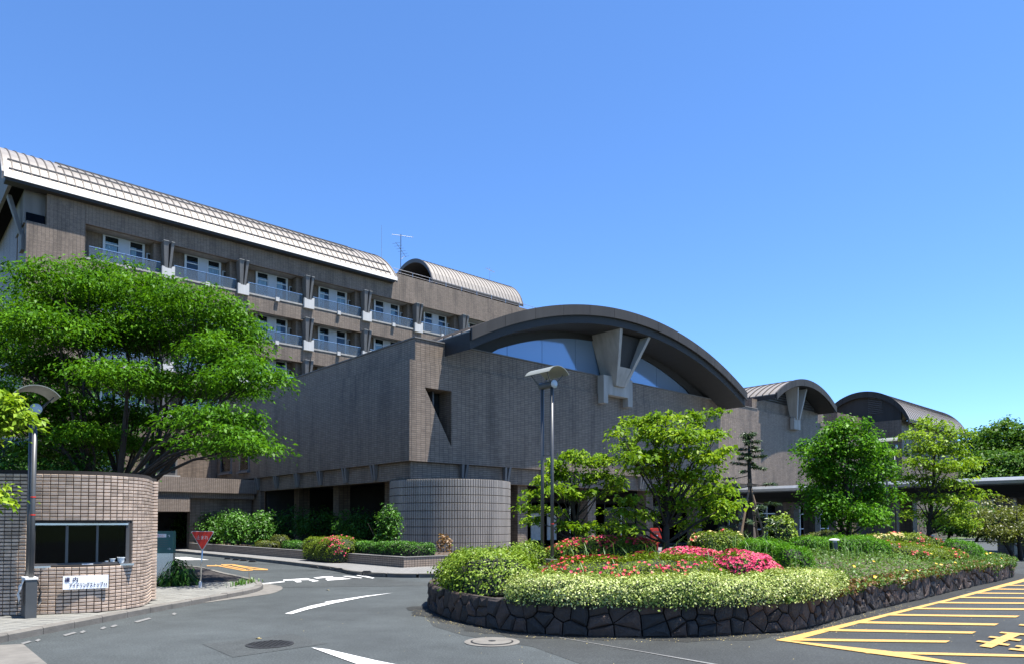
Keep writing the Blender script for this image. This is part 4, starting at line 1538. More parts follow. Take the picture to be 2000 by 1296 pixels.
for fl in range(4):
    zf = FL[fl]
    for b_ in range(9):
        s = 10.87 + BAY * b_
        if s > 57: continue
        A = lambda du, dz=0, v=WV: (s + du, v, zf + dz)
        if b_ > 0:
            part('block', 'anchor_block', 'concrete_pale', lambda m, u, v, z: m.ext([(u - .46, v - .26, z - .32), (u + .46, v - .26, z - .32), (u + .46, v - .26, z + .68), (u + .27, v - .26, z + .60), (u + .22, v - .26, z + .44), (u - .22, v - .26, z + .44), (u - .27, v - .26, z + .50), (u - .46, v - .26, z + .54)], (0, .25, 0)), wing, A(0))
            for sg in (-1, 1):
                part('fin%d' % sg, 'strut_fin', 'concrete_dark', lambda m, u, v, z: fin_solid(m, u, v, z, sg), wing, A(0))
                part('cap%d' % sg, 'fin_cap', 'concrete', lambda m, u, v, z: m.box(u + (-.45 if sg < 0 else .12), u + (-.05 if sg < 0 else .37), v - .50, v + -.02, z + 2.423, z + 2.46), wing, A(0))
            part('pier', 'partition', 'tile', lambda m, u, v, z: m.box(u - .9, u + .12, v + .45, v + 1.39, z, z + 2.42), wing, A(0), uv=True)
        if s + 5.4 > 58.5: continue
        for q, (d0, d1) in enumerate(((1.62, 2.72), (3.41, 4.48))):
            fo = part('frame%d' % q, 'window_frame', 'window_white', lambda m, u, v, z: (
                m.box(u + d0, u + d0 + (.16 if q == 0 else .06), v + 1.28, v + 1.38, z + .03, z + 2.38), m.box(u + d1 - (.06 if q == 0 else .16), u + d1, v + 1.28, v + 1.38, z + .03, z + 2.38),
                m.box(u + d0 + .06, u + d1 - .06, v + 1.29, v + 1.37, z + 1.72, z + 1.80), m.box(u + d0 + .06, u + d1 - .06, v + 1.29, v + 1.37, z + .03, z + .09), m.box(u + d0 + .06, u + d1 - .06, v + 1.29, v + 1.37, z + 2.32, z + 2.38)), wing, A(0))
            part('pane%d' % q, 'pane', 'pane_glass', lambda m, u, v, z: m.box(u + d0 + .06, u + d1 - .06, v + 1.325, v + 1.335, z + .1, z + 2.31), fo, A(0))
            if random.random() < .62:
                c0 = d0 + .12
                wdt = (d1 - d0 - .24) * random.choice((1, 1, .45, .6))
                cm = MB()
                n = 12
                for i in range(n):
                    f0, f1 = i / n, (i + 1) / n
                    y0, y1 = 1.375 + .02 * math.sin(f0 * 30), 1.375 + .02 * math.sin(f1 * 30)
                    cm.poly([(s + c0 + wdt * f0, WV + y0, zf + .12), (s + c0 + wdt * f1, WV + y1, zf + .12), (s + c0 + wdt * f1, WV + y1, zf + 1.95), (s + c0 + wdt * f0, WV + y0, zf + 1.95)])
                cm.build('curtain', 'curtain', fo, uv=False)
            part('room%d' % q, 'room_behind', 'dark_room', lambda m, u, v, z: m.box(u + d0 + .02, u + d1 - .02, v + 1.396, v + 1.399, z + .05, z + 2.36), fo, A(0))
        part('wpanel', 'white_panel', 'panel_blue', lambda m, u, v, z: m.box(u + 2.725, u + 3.405, v + 1.26, v + 1.36, z + .03, z + 2.38), wing, A(0))
        do = part('sdoor', 'service_door', 'window_white', lambda m, u, v, z: (m.box(u + 4.62, u + 5.02, v + 1.3, v + 1.39, z + .4, z + 1.75)), wing, A(0))
        part('sdoorp', 'pane', 'dark_room', lambda m, u, v, z: (m.box(u + 4.68, u + 4.96, v + 1.285, v + 1.297, z + .46, z + 1.69)), do, A(0))
        for q, (d0, d1) in enumerate(((.5, 2.88), (2.94, 5.28))):
            ro = part('rail%d' % q, 'glass_railing', 'rail_glass', lambda m, u, v, z: m.box(u + d0, u + d1, v + .1, v + .115, z + .06, z + .84), wing, A(0))
            part('railtop%d' % q, 'handrail', 'steel', lambda m, u, v, z: m.box(u + d0, u + d1, v + .085, v + .13, z + .845, z + .885), ro, A(0))
            part('railpost%d' % q, 'railing_post', 'lamp_metal', lambda m, u, v, z: m.box(u + d1 + .005, u + d1 + .05, v + .08, v + .13, z, z + .84), ro, A(0))
        part('lightbox', 'spout_block', 'concrete_pale', lambda m, u, v, z: m.box(u + 2.78, u + 3.08, v - .2, v - .05, z - .28, z + .06), wing, A(0))
# roof
EV0 = 57.1
RC, RHALF, RZT, RZA = 65.1, 8.0, 24.75, 28.93
zw = vault_roof(wing, 'u', RC, RHALF, RZT, RZA, 6.2, 36.85, pitch=.53, thick=.3, fascia_h=.45, nf=12, n=36, rim='dark_metal')
k = 0
u = 6.2
while u < 36.8:
    e = min(u + 3.1, 36.95)
    MB().ext([(u + .008, EV0 - .05, 24.50), (u + .008, EV0 - .02, 24.84), (u + .008, EV0 + .25, 24.80), (u + .008, EV0 + .25, 24.50)], (e - u - .016, 0, 0)).build('eave_panel', 'roof_edge', wing, uv=False)
    u = e
MB().box(6.3, 36.7, EV0 + .02, WV + .29, 24.3, 24.49).build('eave_soffit', 'soffit', wing, uv=False)
for (u0, u1, v_) in ((6.5, 36.4, 57.42), (6.5, 36.4, 58.25), (9.6, 33.6, 59.35), (9.6, 33.6, 60.6)):
    z_ = zw(v_)
    MB().box(u0, u1, v_ - .03, v_ + .03, z_ + .04, z_ + .12).build('snow_guard', 'dark_metal', wing, uv=False)
for ue in (6.55, 36.5):
    vs = [58 + 14.2 * i / 24 for i in range(25)]
    MB().ext([(ue, 58, 24.3), (ue, 72.2, 24.3)] + [(ue, v, zw(v) - .3) for v in reversed(vs)], (.2, 0, 0)).build('gable', 'concrete_dark', wing, uv=False)
MB().ext([(7.45, 58.6, 21.0), (7.45, 58.9, 21.0), (6.7, 60.2, 24.3), (6.7, 59.6, 24.3)], (.25, 0, 0)).build('end_strut', 'concrete_dark', wing, uv=False)
MB().ext([(7.4, 58.2, 20.2), (7.4, 59.2, 20.2), (7.4, 59.4, 21.3), (7.4, 58.3, 21.3)], (.2, 0, 0)).build('end_bearing', 'concrete_dark', wing, uv=False)
# roof-top barrel on the right part
zb = vault_roof(wing, 'u', 64.15, 4.15, 26.85, 29.9, 43.2, 56.0, pitch=.5, thick=.25, fascia_h=.35, nf=7, n=24, rim='dark_metal')
MB().box(44.2, 55.6, 60.6, 67.6, 24.76, 27.4).build('plant_room_wall', 'dark_metal', wing, uv=False)
for u in (43.5, 47.5, 51.5, 55.5):
    MB().box(u - .12, u + .12, 60.2, 60.45, 24.76, 26.75).build('roof_post', 'lamp_metal', wing, uv=False)
for (z_, r_) in ((25.8, .02), (26.1, .025)):
    MB().tube([(37.2, WV + .5, z_), (58.2, WV + .5, z_)], r_, 6).build('roof_railing', 'steel', wing, uv=False)
for k in range(11):
    MB().tube([(37.4 + 2.05 * k, WV + .5, 24.76), (37.4 + 2.05 * k, WV + .5, 26.1)], .02, 6).build('railing_post', 'steel', wing, uv=False)

# ------------------------------------------------------------------ 6. low block and bridge on the left
low = thing('connecting_block', 'tiled lower block behind the big tree with deep set windows', 'building', (4, 45.8, 0), 'uv')
MB().box(-14, 16.3, 45.8, 57.6, 0, 7.9).build('wall', 'tile', low)
for (u0, u1) in ((-9, -6.5), (-4.6, -2.1), (0, 2.4), (4.6, 6.9), (8.9, 11.0), (12.0, 13.9)):
    f_ = MB().box(u0, u1, 45.6, 45.79, 4.4, 6.2).build('window', 'concrete_dark', low, uv=False)
    MB().box(u0 + .12, u1 - .12, 45.57, 45.595, 4.55, 6.05).build('pane', 'pane_glass', f_, uv=False)
    MB().box(u0 - .1, u1 + .1, 45.35, 45.598, 4.25, 4.395).build('sill', 'concrete', f_, uv=False)
brd = thing('covered_passage', 'low tiled bridge band over a dark passage behind the booth', 'building', (8, 40, 0), 'uv')
MB().box(-8, 16.55, 40.02, 45.5, 3.2, 4.0).build('upper_band', 'tile_small', brd)
MB().box(-8, 16.5, 40.3, 45.4, 2.9, 3.197).build('shadow_band', 'tile_small', brd)
MB().box(-8, 12.9, 40.12, 45.3, 2.15, 2.897).build('lower_band', 'tile_small', brd)
MB().box(13.1, 16.5, 40.7, 41.2, .1, 2.897).build('passage_wall', 'tile', brd)
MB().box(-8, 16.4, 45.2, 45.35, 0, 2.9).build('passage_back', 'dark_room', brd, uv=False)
for u in (-6, -1, 4, 9.3):
    MB().box(u - .3, u + .3, 40.5, 41.1, 0, 2.147).build('column', 'tile', brd)

# ------------------------------------------------------------------ antennas
an = thing('lightning_rod', 'thin upright rod behind the end of the ribbed roof', 'rod', (41.3, 67, 24.75), 'uv')
MB().tube([(41.3, 67, 24.7), (41.3, 67, 28), (41.3, 67, 34.2)], [.06, .05, .03], 6).build('mast', 'steel', an, uv=False)
MB().lathe([(.16, 0), (.16, .3), (.06, .34)], (41.3, 67, 24.75), 10).build('base', 'lamp_metal', an, uv=False)
an = thing('tv_antenna', 'television aerial mast with crossbars standing on the flat roof', 'antenna', (38.7, 59.2, 24.75), 'uv')
MB().tube([(38.7, 59.2, 24.7), (38.7, 59.2, 30.1)], .04, 6).build('mast', 'lamp_metal', an, uv=False)
MB().tube([(37.9, 59.6, 30.0), (39.9, 58.8, 30.0)], .016, 6).build('boom', 'lamp_metal', an, uv=False)
for k in range(7):
    c = Vector((38.0 + .3 * k, 59.56 - .12 * k, 30.0))
    MB().tube([c + Vector((-.12, -.28, 0)), c + Vector((.12, .28, 0))], .009, 5).build('element', 'lamp_metal', an, uv=False)
MB().tube([(37.6, 58.4, 28.75), (39.9, 60.1, 28.35)], .018, 6).build('boom', 'lamp_metal', an, uv=False)
for k in range(6):
    c = Vector((37.7 + .42 * k, 58.47 + .31 * k, 28.73 - .07 * k))
    MB().tube([c + Vector((-.25, .3, -.03)), c + Vector((.25, -.3, .03))], .012, 5).build('element', 'lamp_metal', an, uv=False)
MB().tube([(38.75, 59.2, 27.6), (39.3, 59.5, 28.1)], .03, 6).build('stay', 'steel', an, uv=False)
an = thing('tv_antenna', 'small aerial on top of the far roof-top barrel', 'antenna', (52.5, 61.8, 28.9), 'uv')
MB().tube([(52.5, 61.8, zb(61.8) + .02), (52.5, 61.8, 30.8)], .03, 6).build('mast', 'steel', an, uv=False)
MB().tube([(51.9, 61.8, 30.6), (53.3, 61.8, 30.4)], .02, 6).build('boom', 'steel', an, uv=False)
for k in range(4):
    MB().tube([(52 + .35 * k, 61.5, 30.58 - .05 * k), (52 + .35 * k, 62.1, 30.58 - .05 * k)], .012, 5).build('element', 'steel', an, uv=False)

# ================================================================== TILED BOOTH
booth = thing('ticket_booth', 'round cornered tiled booth with a sliding window on the left', 'booth', (*G(193, 1195, BZ), BZ))
Bs = np.concatenate([[0], np.cumsum(np.linalg.norm(np.diff(BP, axis=0), axis=1))])
BL = Bs[-1]
BTOP = 2.44


def b_at(s):
    p = np.array([np.interp(s, Bs, BP[:, 0]), np.interp(s, Bs, BP[:, 1])])
    q = np.array([np.interp(min(s + .03, BL), Bs, BP[:, 0]), np.interp(min(s + .03, BL), Bs, BP[:, 1])])
    r_ = np.array([np.interp(max(s - .03, 0), Bs, BP[:, 0]), np.interp(max(s - .03, 0), Bs, BP[:, 1])])
    d = (q - r_) / np.linalg.norm(q - r_)
    return p, d, np.array([d[1], -d[0]])


def s_of_px(x):
    best = None
    for k in range(2000):
        s = BL * .75 * k / 2000
        p, d, n = b_at(s)
        f = 1000 + F_PX * p[0] / p[1]
        if best is None or abs(f - x) < best[0]: best = (abs(f - x), s)
    return best[1]


WS0, WS1 = s_of_px(66), s_of_px(251)
pw = b_at((WS0 + WS1) / 2)[0]
kk = pw[1] / F_PX
WZ1, WZ0 = EYE - (1019 - HORIZON) * kk, EYE - (1102 - HORIZON) * kk
TH, TW = 0.0585, 0.108
core = MB()
ns = 90
for i in range(ns):
    a, b = BL * i / ns, BL * (i + 1) / ns
    m = (a + b) / 2
    pa, pb = b_at(a), b_at(b)
    A0, B0 = pa[0], pb[0]
    bands = [(BZ - .05, BTOP)] if not (WS0 < m < WS1) else [(BZ - .05, WZ0), (WZ1, BTOP)]
    for z0, z1 in bands:
        core.poly([(*A0, z0), (*B0, z0), (*B0, z1), (*A0, z1)])
        A1, B1 = A0 - pa[2] * .2, B0 - pb[2] * .2
        core.poly([(*B1, z0), (*A1, z0), (*A1, z1), (*B1, z1)])
        core.poly([(*A0, z1), (*B0, z1), (*B1, z1), (*A1, z1)])
        core.poly([(*A0, z0), (*A1, z0), (*B1, z0), (*B0, z0)])
core.build('wall_core', 'mortar', booth, uv=False)
tl = MB()
tl.v = [(-TW / 2 + .005, 0, -TH / 2 + .006), (TW / 2 - .005, 0, -TH / 2 + .006), (TW / 2 - .005, 0, TH / 2 - .005), (-TW / 2 + .005, 0, TH / 2 - .005),
        (-TW / 2 + .007, -.016, -TH / 2 + .012), (TW / 2 - .007, -.016, -TH / 2 + .012), (TW / 2 - .007, -.02, TH / 2 - .010), (-TW / 2 + .007, -.02, TH / 2 - .010)]
tl.f = [(4, 5, 6, 7), (0, 1, 5, 4), (1, 2, 6, 5), (2, 3, 7, 6), (3, 0, 4, 7)]
cand = []
for i in range(int(BL / TW)):
    s = TW * (i + .5)
    p, d, n = b_at(s)
    for j in range(int((BTOP - BZ) / TH)):
        z = BZ + TH * (j + .5)
        if WS0 - TW * .4 < s < WS1 + TW * .4 and WZ0 - TH * .4 < z < WZ1 + TH * .4: continue
        cand.append((math.hypot(p[0], p[1], z - EYE), p, d, n, z))
vis = [c for c in cand if np.dot(c[3], -c[1]) > .15 * np.hypot(*c[1]) and 1000 + F_PX * c[1][0] / c[1][1] > -5]
vis.sort(key=lambda c: c[0])
ids = {id(c) for c in vis[:300]}
first = None
rest = MB()
for c in cand:
    _, p, d, n, z = c
    an = math.atan2(d[1], d[0])
    if id(c) in ids:
        if first is None:
            o = MB()
            o.v, o.f = [(x + p[0], y + p[1], zz + z) for x, y, zz in tl.v], tl.f
            first = o.build('wall_tile', 'booth_tile', booth, at=(p[0], p[1], z), uv=False)
            first.rotation_euler = (0, 0, an)
        else:
            inst(first, 'wall_tile', booth, (p[0], p[1], z), (0, 0, an))
    else:
        n0 = len(rest.v)
        ca, sa = math.cos(an), math.sin(an)
        rest.v += [(p[0] + x * ca - y * sa, p[1] + x * sa + y * ca, zz + z) for x, y, zz in tl.v]
        rest.f += [tuple(n0 + q for q in f) for f in tl.f]
o = rest.build('wall_tiles_farther', 'booth_tile', booth, uv=False)
o['kind'] = 'stuff'
rf = [(*(b_at(BL * i / 60)[0] - b_at(BL * i / 60)[2] * .22), BTOP - .12) for i in range(61)]
MB().poly(rf + [(-11, 13.8, BTOP - .12)]).build('roof', 'gravel_roof', booth, uv=False)
# opening: straight chord between the jambs
a_, b_ = b_at(WS0), b_at(WS1)
A2, B2 = Vector((*a_[0], 0)), Vector((*b_[0], 0))
wd = (B2 - A2)
WL = wd.length
wd.normalize()
wn = Vector((wd.y, -wd.x, 0))
up = Vector((0, 0, 1))


def wbox(mb, s0, s1, d0, d1, z0, z1):
    """box in the window's own frame: s along, d outwards"""
    n = len(mb.v)
    for (s, d, z) in ((s0, d1, z0), (s1, d1, z0), (s1, d0, z0), (s0, d0, z0), (s0, d1, z1), (s1, d1, z1), (s1, d0, z1), (s0, d0, z1)):
        q = A2 + wd * s + wn * d + up * z
        mb.v.append(tuple(q))
    mb.f += [tuple(n + k for k in q) for q in ((0, 3, 2, 1), (4, 5, 6, 7), (0, 1, 5, 4), (1, 2, 6, 5), (2, 3, 7, 6), (3, 0, 4, 7))]
    return mb


win = wbox(wbox(MB(), -.02, WL + .02, -.14, .0, WZ1 - .045, WZ1 + .004), -.02, WL + .02, -.14, .0, WZ0, WZ0 + .03)
wbox(wbox(win, -.02, .03, -.14, .0, WZ0 + .03, WZ1 - .045), WL - .03, WL + .02, -.14, .0, WZ0 + .03, WZ1 - .045)
win = win.build('window', 'dark_metal', booth, uv=False)
ss_ = [.03, .33 * WL, .36 * WL, .655 * WL, .68 * WL, WL - .03]
for k in range(3):
    wbox(MB(), ss_[2 * k], ss_[2 * k + 1], -.1 - .02 * (k % 2), -.09 - .02 * (k % 2), WZ0 + .03, WZ1 - .045).build('pane', 'booth_glass', win, uv=False)
for k in (0, 1):
    wbox(MB(), ss_[2 * k + 1], ss_[2 * k + 2], -.13, -.07, WZ0 + .03, WZ1 - .045).build('mullion', 'lamp_metal', win, uv=False)
wbox(MB(), .0, WL, -.005, .012, WZ1 - .045, WZ1 - .012).build('head_rail', 'steel', win, uv=False)
wbox(MB(), -.08, WL + .09, -.2, .085, WZ0 - .035, WZ0 - .002).build('sill', 'steel', win, uv=False)
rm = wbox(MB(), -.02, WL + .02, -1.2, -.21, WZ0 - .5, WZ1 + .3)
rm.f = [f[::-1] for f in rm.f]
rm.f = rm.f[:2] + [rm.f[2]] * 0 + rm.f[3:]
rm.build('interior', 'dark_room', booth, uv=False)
for k, (s, r_, h, lab) in enumerate(((.77, .028, .05, 'tiny'), (.835, .042, .085, 'middle'), (.93, .062, .105, 'largest'))):
    q = A2 + wd * (s * WL) + wn * -.035
    pt = thing('flower_pot', '%s white pot behind the booth window' % {'tiny': 'smallest', 'middle': 'middle sized', 'largest': 'largest'}[lab], 'pot', (q.x, q.y, WZ0 - .002), group='white pots on the booth sill')
    MB().lathe([(r_ * .75, 0), (r_ * .95, h * .9), (r_ * 1.08, h * .9), (r_ * 1.08, h), (r_ * .9, h), (r_ * .85, h * .85)], (q.x, q.y, WZ0 - .001), 20).build('pot_body', 'pot_white', pt, uv=False, smooth=False)
q = A2 + wd * (.57 * WL) + wn * .0
o = wbox(MB(), .50 * WL, .62 * WL, -.06, .05, WZ0 - .001, WZ0 + .012).build('paper_pad', 'sign_white', None, at=tuple(q + up * WZ0), uv=False)
tag(o, 'thin white pad lying on the steel booth sill', 'pad')
# notice board on the booth
sA, sB = s_of_px(126), s_of_px(214)
pA, pB = b_at(sA), b_at(sB)
c0, c1 = Vector((*pA[0], 0)), Vector((*pB[0], 0))
bd = (c1 - c0).normalized()
bn = Vector((bd.y, -bd.x, 0))
bulge = max((Vector((*b_at(sA + (sB - sA) * k / 20)[0], 0)) - c0).dot(bn) for k in range(21))
c0, c1 = c0 + bn * (bulge + .045), c1 + bn * (bulge + .045)
bd = (c1 - c0)
BW = bd.length
bd.normalize()
bn = Vector((bd.y, -bd.x, 0))
kd = c0.y / F_PX
bz0, bz1 = EYE - (1150 - HORIZON) * kd, EYE - (1124 - HORIZON) * kd
nb = thing('notice_board', 'white notice board with blue Japanese lettering below the booth window', 'sign', (c0.x, c0.y, bz0))
MB().ext([c0 + up * bz0, c1 + up * bz0, c1 + up * bz1, c0 + up * bz1], bn * -.02).build('board', 'sign_white', nb, uv=False)
hB = bz1 - bz0
put_text('構', hB * .40, 'ink_navy', nb, c0 + bn * .006 + up * (bz0 + hB * .53) + bd * BW * .035, bd, up, BW * .115, bold=.02)
put_text('内', hB * .40, 'ink_navy', nb, c0 + bn * .006 + up * (bz0 + hB * .53) + bd * BW * .215, bd, up, BW * .11, bold=.02)
put_text('アイドリングストップ', hB * .40, 'ink_navy', nb, c0 + bn * .006 + up * (bz0 + hB * .10) + bd * BW * .14, bd, up, BW * .74, bold=.025)
put_text('!!', hB * .40, 'ink_navy', nb, c0 + bn * .006 + up * (bz0 + hB * .11) + bd * BW * .90, bd, up, BW * .065)

# ================================================================== LAMPS
VX, VY = to_xy(0, 1)
UX, UY = to_xy(1, 0)


def wave_lamp(label, base, ztop, casing=0.0, bands=()):
    """two slim poles that carry a curved metal hood"""
    t = thing('street_lamp', label, 'street lamp', base, group='curved hood lamps')
    b = Vector(base)
    ax, ch = Vector((VX, VY, 0)), Vector((UX, UY, 0))
    for s_ in (-1, 1):
        c = b + ax * s_ * .145
        MB().tube([c + up * -.05, c + up * (ztop - b.z)], .036, 12).build('pole', 'lamp_metal', t, smooth=True, uv=False)
        top = c + up * (ztop - b.z)
        for q in (-1, 1):
            e = b + ax * s_ * .24 + ch * q * .235 + up * (ztop + .28 - b.z)
            MB().tube([top + up * -.02, e], .011, 6).build('arm', 'lamp_metal', t, uv=False)
    m_ = MB()
    nn = 14
    Rr = .37
    for (s0, s1) in ((-.36, .36),):
        for i in range(nn + 1):
            a = R(-54 + 108 * i / nn)
            for rr in (Rr, Rr + .012):
                for s_ in (s0, s1):
                    m_.v.append(tuple(b + ax * s_ + ch * (rr * math.sin(a)) + up * (ztop - b.z + .42 - Rr + rr * math.cos(a))))
        for i in range(nn):
            k = 4 * i
            m_.f += [(k, k + 4, k + 5, k + 1), (k + 2, k + 3, k + 7, k + 6), (k, k + 2, k + 6, k + 4), (k + 1, k + 5, k + 7, k + 3)]
        m_.f += [(0, 1, 3, 2), (4 * nn, 4 * nn + 2, 4 * nn + 3, 4 * nn + 1)]
    m_.build('hood', 'lamp_shade', t, uv=False)
    z_ = ztop + .07
    MB().tube([Vector((b.x, b.y, z_)) - ax * .2, Vector((b.x, b.y, z_)) + ax * .2], .075, 14).build('light_housing', 'lamp_metal', t, smooth=False, uv=False)
    f_ = Vector((b.x, b.y, z_)) - ax * .2
    MB().tube([f_, f_ - ax * .03, f_ - ax * .055], [.085, .085, .05], 16).build('lens', 'lamp_glass', t, uv=False)
    MB().box(b.x - .02, b.x + .02, b.y - .02, b.y + .02, 0, .01) if False else None
    c = b + up * ((ztop - b.z) * .62)
    MB().tube([c - ax * .145, c + ax * .1], .012, 6).build('tie_bar', 'lamp_metal', t, uv=False)
    if casing:
        pts = []
        for (s_, q) in ((-.2, -.075), (.2, -.075), (.2, .075), (-.2, .075)):
            pts.append(b + ax * s_ + ch * q + up * -.02)
        MB().ext(pts, up * (casing + .02)).build('base_casing', 'lamp_metal', t, uv=False)
    else:
        pts = [b + ax * s_ + ch * q + up * -.1 for (s_, q) in ((-.22, -.1), (.22, -.1), (.22, .1), (-.22, .1))]
        MB().ext(pts, up * .22).build('footing', 'concrete_dark', t, uv=False)
    for z_ in bands:
        c = b - ax * .145
        MB().tube([Vector((c.x, c.y, z_)), Vector((c.x, c.y, z_ + .02))], .0385, 12).build('red_band', 'red_paint', t, uv=False)
    return t


lp = G(56, 1204, BZ)
wave_lamp('tall lamp with dark curved hood in front of the booth', (lp[0], lp[1], BZ), 3.30, .62, (1.70, 1.98))
lx, ly, _ = at_depth(1069, 1092, 15.0)
wave_lamp('tall twin pole lamp with pale curved hood at the centre of the island', (lx, ly, float(soil(lx, ly))), 4.42, 0, (1.55,))
lx, ly, _ = at_depth(1742, 1050, 27.5)
wave_lamp('distant twin pole lamp with pale hood between the two right-hand trees', (lx, ly, float(soil(lx, ly))), 4.42)
# white cloth tied round the booth lamp
cb = Vector((lp[0], lp[1], BZ))
cl = thing('tied_cloth', 'white cloth bag tied round the base of the booth lamp', 'cloth', (cb.x, cb.y, .35))
axv, chv = Vector((VX, VY, 0)), Vector((UX, UY, 0))
for sg in (-1, 1):
    m_ = MB()
    for i in range(7):
        f = i / 6
        for j in range(3):
            g = j / 2
            q = cb + chv * sg * (.08 + .065 * math.sin(f * 2.4) + .012 * math.sin(f * 17 + j)) - axv * (.12 - .2 * g) + up * (.60 - .42 * f * (1 - .15 * g))
            m_.v.append(tuple(q))
    for i in range(6):
        for j in range(2):
            k = i * 3 + j
            m_.f.append((k, k + 1, k + 4, k + 3) if sg > 0 else (k + 3, k + 4, k + 1, k))
    m_.build('drape', 'cloth_white', cl, smooth=True, uv=False)
MB().ext([cb + axv * a + chv * c_ + up * .60 for a, c_ in ((-.21, -.085), (.21, -.085), (.21, .085), (-.21, .085))], up * .03).build('band', 'cloth_white', cl, uv=False)

# ================================================================== SIGNS, POST BOX, BOLLARDS
sx, sy = G(391, 1146, BZ)
kd = sy / F_PX
sg_ = thing('stop_sign', 'red inverted triangle stop sign with white lettering on a thin post', 'traffic sign', (sx, sy, BZ))
z1, z0 = EYE - (1036 - HORIZON) * kd, EYE - (1073 - HORIZON) * kd
tx = sx + (395 - 391) * kd
MB().tube([(sx, sy, BZ - .05), (tx, sy, z1 - .08)], .018, 10).build('post', 'steel', sg_, smooth=True, uv=False)
MB().tube([(sx, sy, BZ), (sx + .003, sy, BZ + .13)], .035, 12).build('foot_sleeve', 'white_paint', sg_, uv=False)


def tri(hw, zt, zb, y, d, m_, nm):
    r_ = .03
    pts = [(tx - hw + r_, y, zt), (tx + hw - r_, y, zt), (tx + hw, y, zt - r_ * .7), (tx + .015, y, zb), (tx - .015, y, zb), (tx - hw, y, zt - r_ * .7)]
    return MB().ext([Vector(p) for p in pts], (0, d, 0)).build(nm, m_, sg_, uv=False)


tri(.262, z1, z0, sy - .03, .012, 'sign_letter_white', 'border')
tri(.245, z1 - .012, z0 + .03, sy - .034, .0035, 'red_sign', 'face')
put_text('止まれ', .105, 'sign_letter_white', sg_, (tx - .135, sy - .038, z1 - .19), (1, 0, 0), (0, 0, 1), .27)

gx, gy = G(312, 1136, BZ)
kd = gy / F_PX
gb_ = thing('guide_board', 'green direction board on a metal stand beside the booth', 'sign', (gx, gy, BZ))
xr = (337 - 312) * kd + gx
xl = xr - .82
zt, zm = EYE - (1036 - HORIZON) * kd, EYE - (1079 - HORIZON) * kd
MB().box(xl, xr, gy, gy + .12, BZ - .02, zm - .002).build('stand', 'steel', gb_, uv=False)
MB().box(xl, xr, gy - .01, gy + .13, zm, zt).build('panel', 'sign_green', gb_, uv=False)
for (x0, x1, za, zb_) in ((xl, xr, zt - .025, zt), (xr - .03, xr, zm, zt - .026)):
    MB().box(x0, x1, gy - .018, gy - .0105, za, zb_).build('edge_trim', 'sign_green', gb_, uv=False)
MB().box(xr - .50, xr - .17, gy - .014, gy - .0105, zt - .155, zt - .07).build('label_plate', 'cloth_white', gb_, uv=False)
put_text('外来入口', .06, 'ink_red', gb_, (xr - .46, gy - .017, zt - .14), (1, 0, 0), (0, 0, 1), .24)
put_text('↑', .09, 'cloth_white', gb_, (xr - .13, gy - .013, zt - .155), (1, 0, 0), (0, 0, 1), .06)
put_text('→', .09, 'cloth_white', gb_, (xr - .14, gy - .013, zm + .08), (1, 0, 0), (0, 0, 1), .09)
for k in range(4):
    MB().box(xl + .1, xr - .12, gy - .0135, gy - .0105, zt - .24 - .05 * k, zt - .232 - .05 * k).build('ruled_line', 'lamp_metal', gb_, uv=False)

px_, py_, _ = at_depth(1281, 1070, 35.5)
pb_ = thing('post_box', 'red post box on the pavement in front of the hall entrance', 'post box', (px_, py_, .11))
MB().box(px_ - .2, px_ + .2, py_ - .18, py_ + .18, .11, .18).build('plinth', 'concrete_dark', pb_, uv=False)
MB().box(px_ - .1, px_ + .1, py_ - .1, py_ + .1, .183, .55).build('pedestal', 'red_paint', pb_, uv=False)
m_ = MB()
m_.ext([(px_ - .25, py_ - .2, .553), (px_ + .25, py_ - .2, .553), (px_ + .25, py_ - .2, 1.24), (px_ + .2, py_ - .2, 1.29), (px_ - .2, py_ - .2, 1.29), (px_ - .25, py_ - .2, 1.24)], (0, .4, 0))
m_.build('body', 'red_paint', pb_, uv=False)
MB().box(px_ - .17, px_ + .17, py_ - .225, py_ - .203, 1.08, 1.13).build('letter_slot', 'dark_metal', pb_, uv=False)
MB().box(px_ - .08, px_ + .06, py_ - .21, py_ - .203, .84, .95).build('collection_label', 'sign_white', pb_, uv=False)

for k, (x, y, d, lab) in enumerate(((1630, 1100, 18.3, 'dark bollard light with white cap standing in the low ground cover'), (1819, 1070, 25.5, 'distant dark bollard light with white cap among the right-hand azaleas'), (1208, 1060, 17.4, 'bollard light with only its white cap showing behind the azaleas'))):
    X, Y, _ = at_depth(x, y, d)
    z = float(soil(X, Y))
    t = thing('bollard_light', lab, 'bollard light', (X, Y, z), group='bollard lights on the island')
    zc = {0: 1.165, 1: 1.13, 2: 1.14}[k]
    MB().tube([(X, Y, z - .1), (X, Y, zc - .09)], .078, 20).build('post', 'lamp_metal', t, uv=False)
    MB().lathe([(.065, 0), (.065, .05)], (X, Y, zc - .09), 20).build('light_ring', 'lamp_glass', t, uv=False)
    MB().lathe([(.125, 0), (.13, .012), (.10, .035), (.04, .045)], (X, Y, zc - .04), 24).build('cap', 'white_paint', t, uv=False)

# ================================================================== PLANTER IN FRONT OF THE HALL
pl_ = thing('planter', 'low tiled planter wall along the pavement under the hall', 'planter', (13.0, 19.6, .11), 'uv')
pw_ = MB()
pw_.box(13.0, 13.22, 19.82, 40.5, .1, .43)
pw_.box(13.0, 15.9, 19.6, 19.818, .1, .43)
pw_.build('wall', 'tile_small', pl_)
cp = MB()
cp.box(12.98, 13.24, 19.84, 40.5, .432, .455); cp.box(12.98, 15.9, 19.58, 19.838, .432, .455)
cp.build('coping', 'concrete_dark', pl_, uv=False)
sl_ = MB().box(13.222, 20.5, 19.82, 40.4, .09, .38).build('bed_soil', 'soil', pl_, uv=False)


def uvp(u, v): return to_xy(u, v)


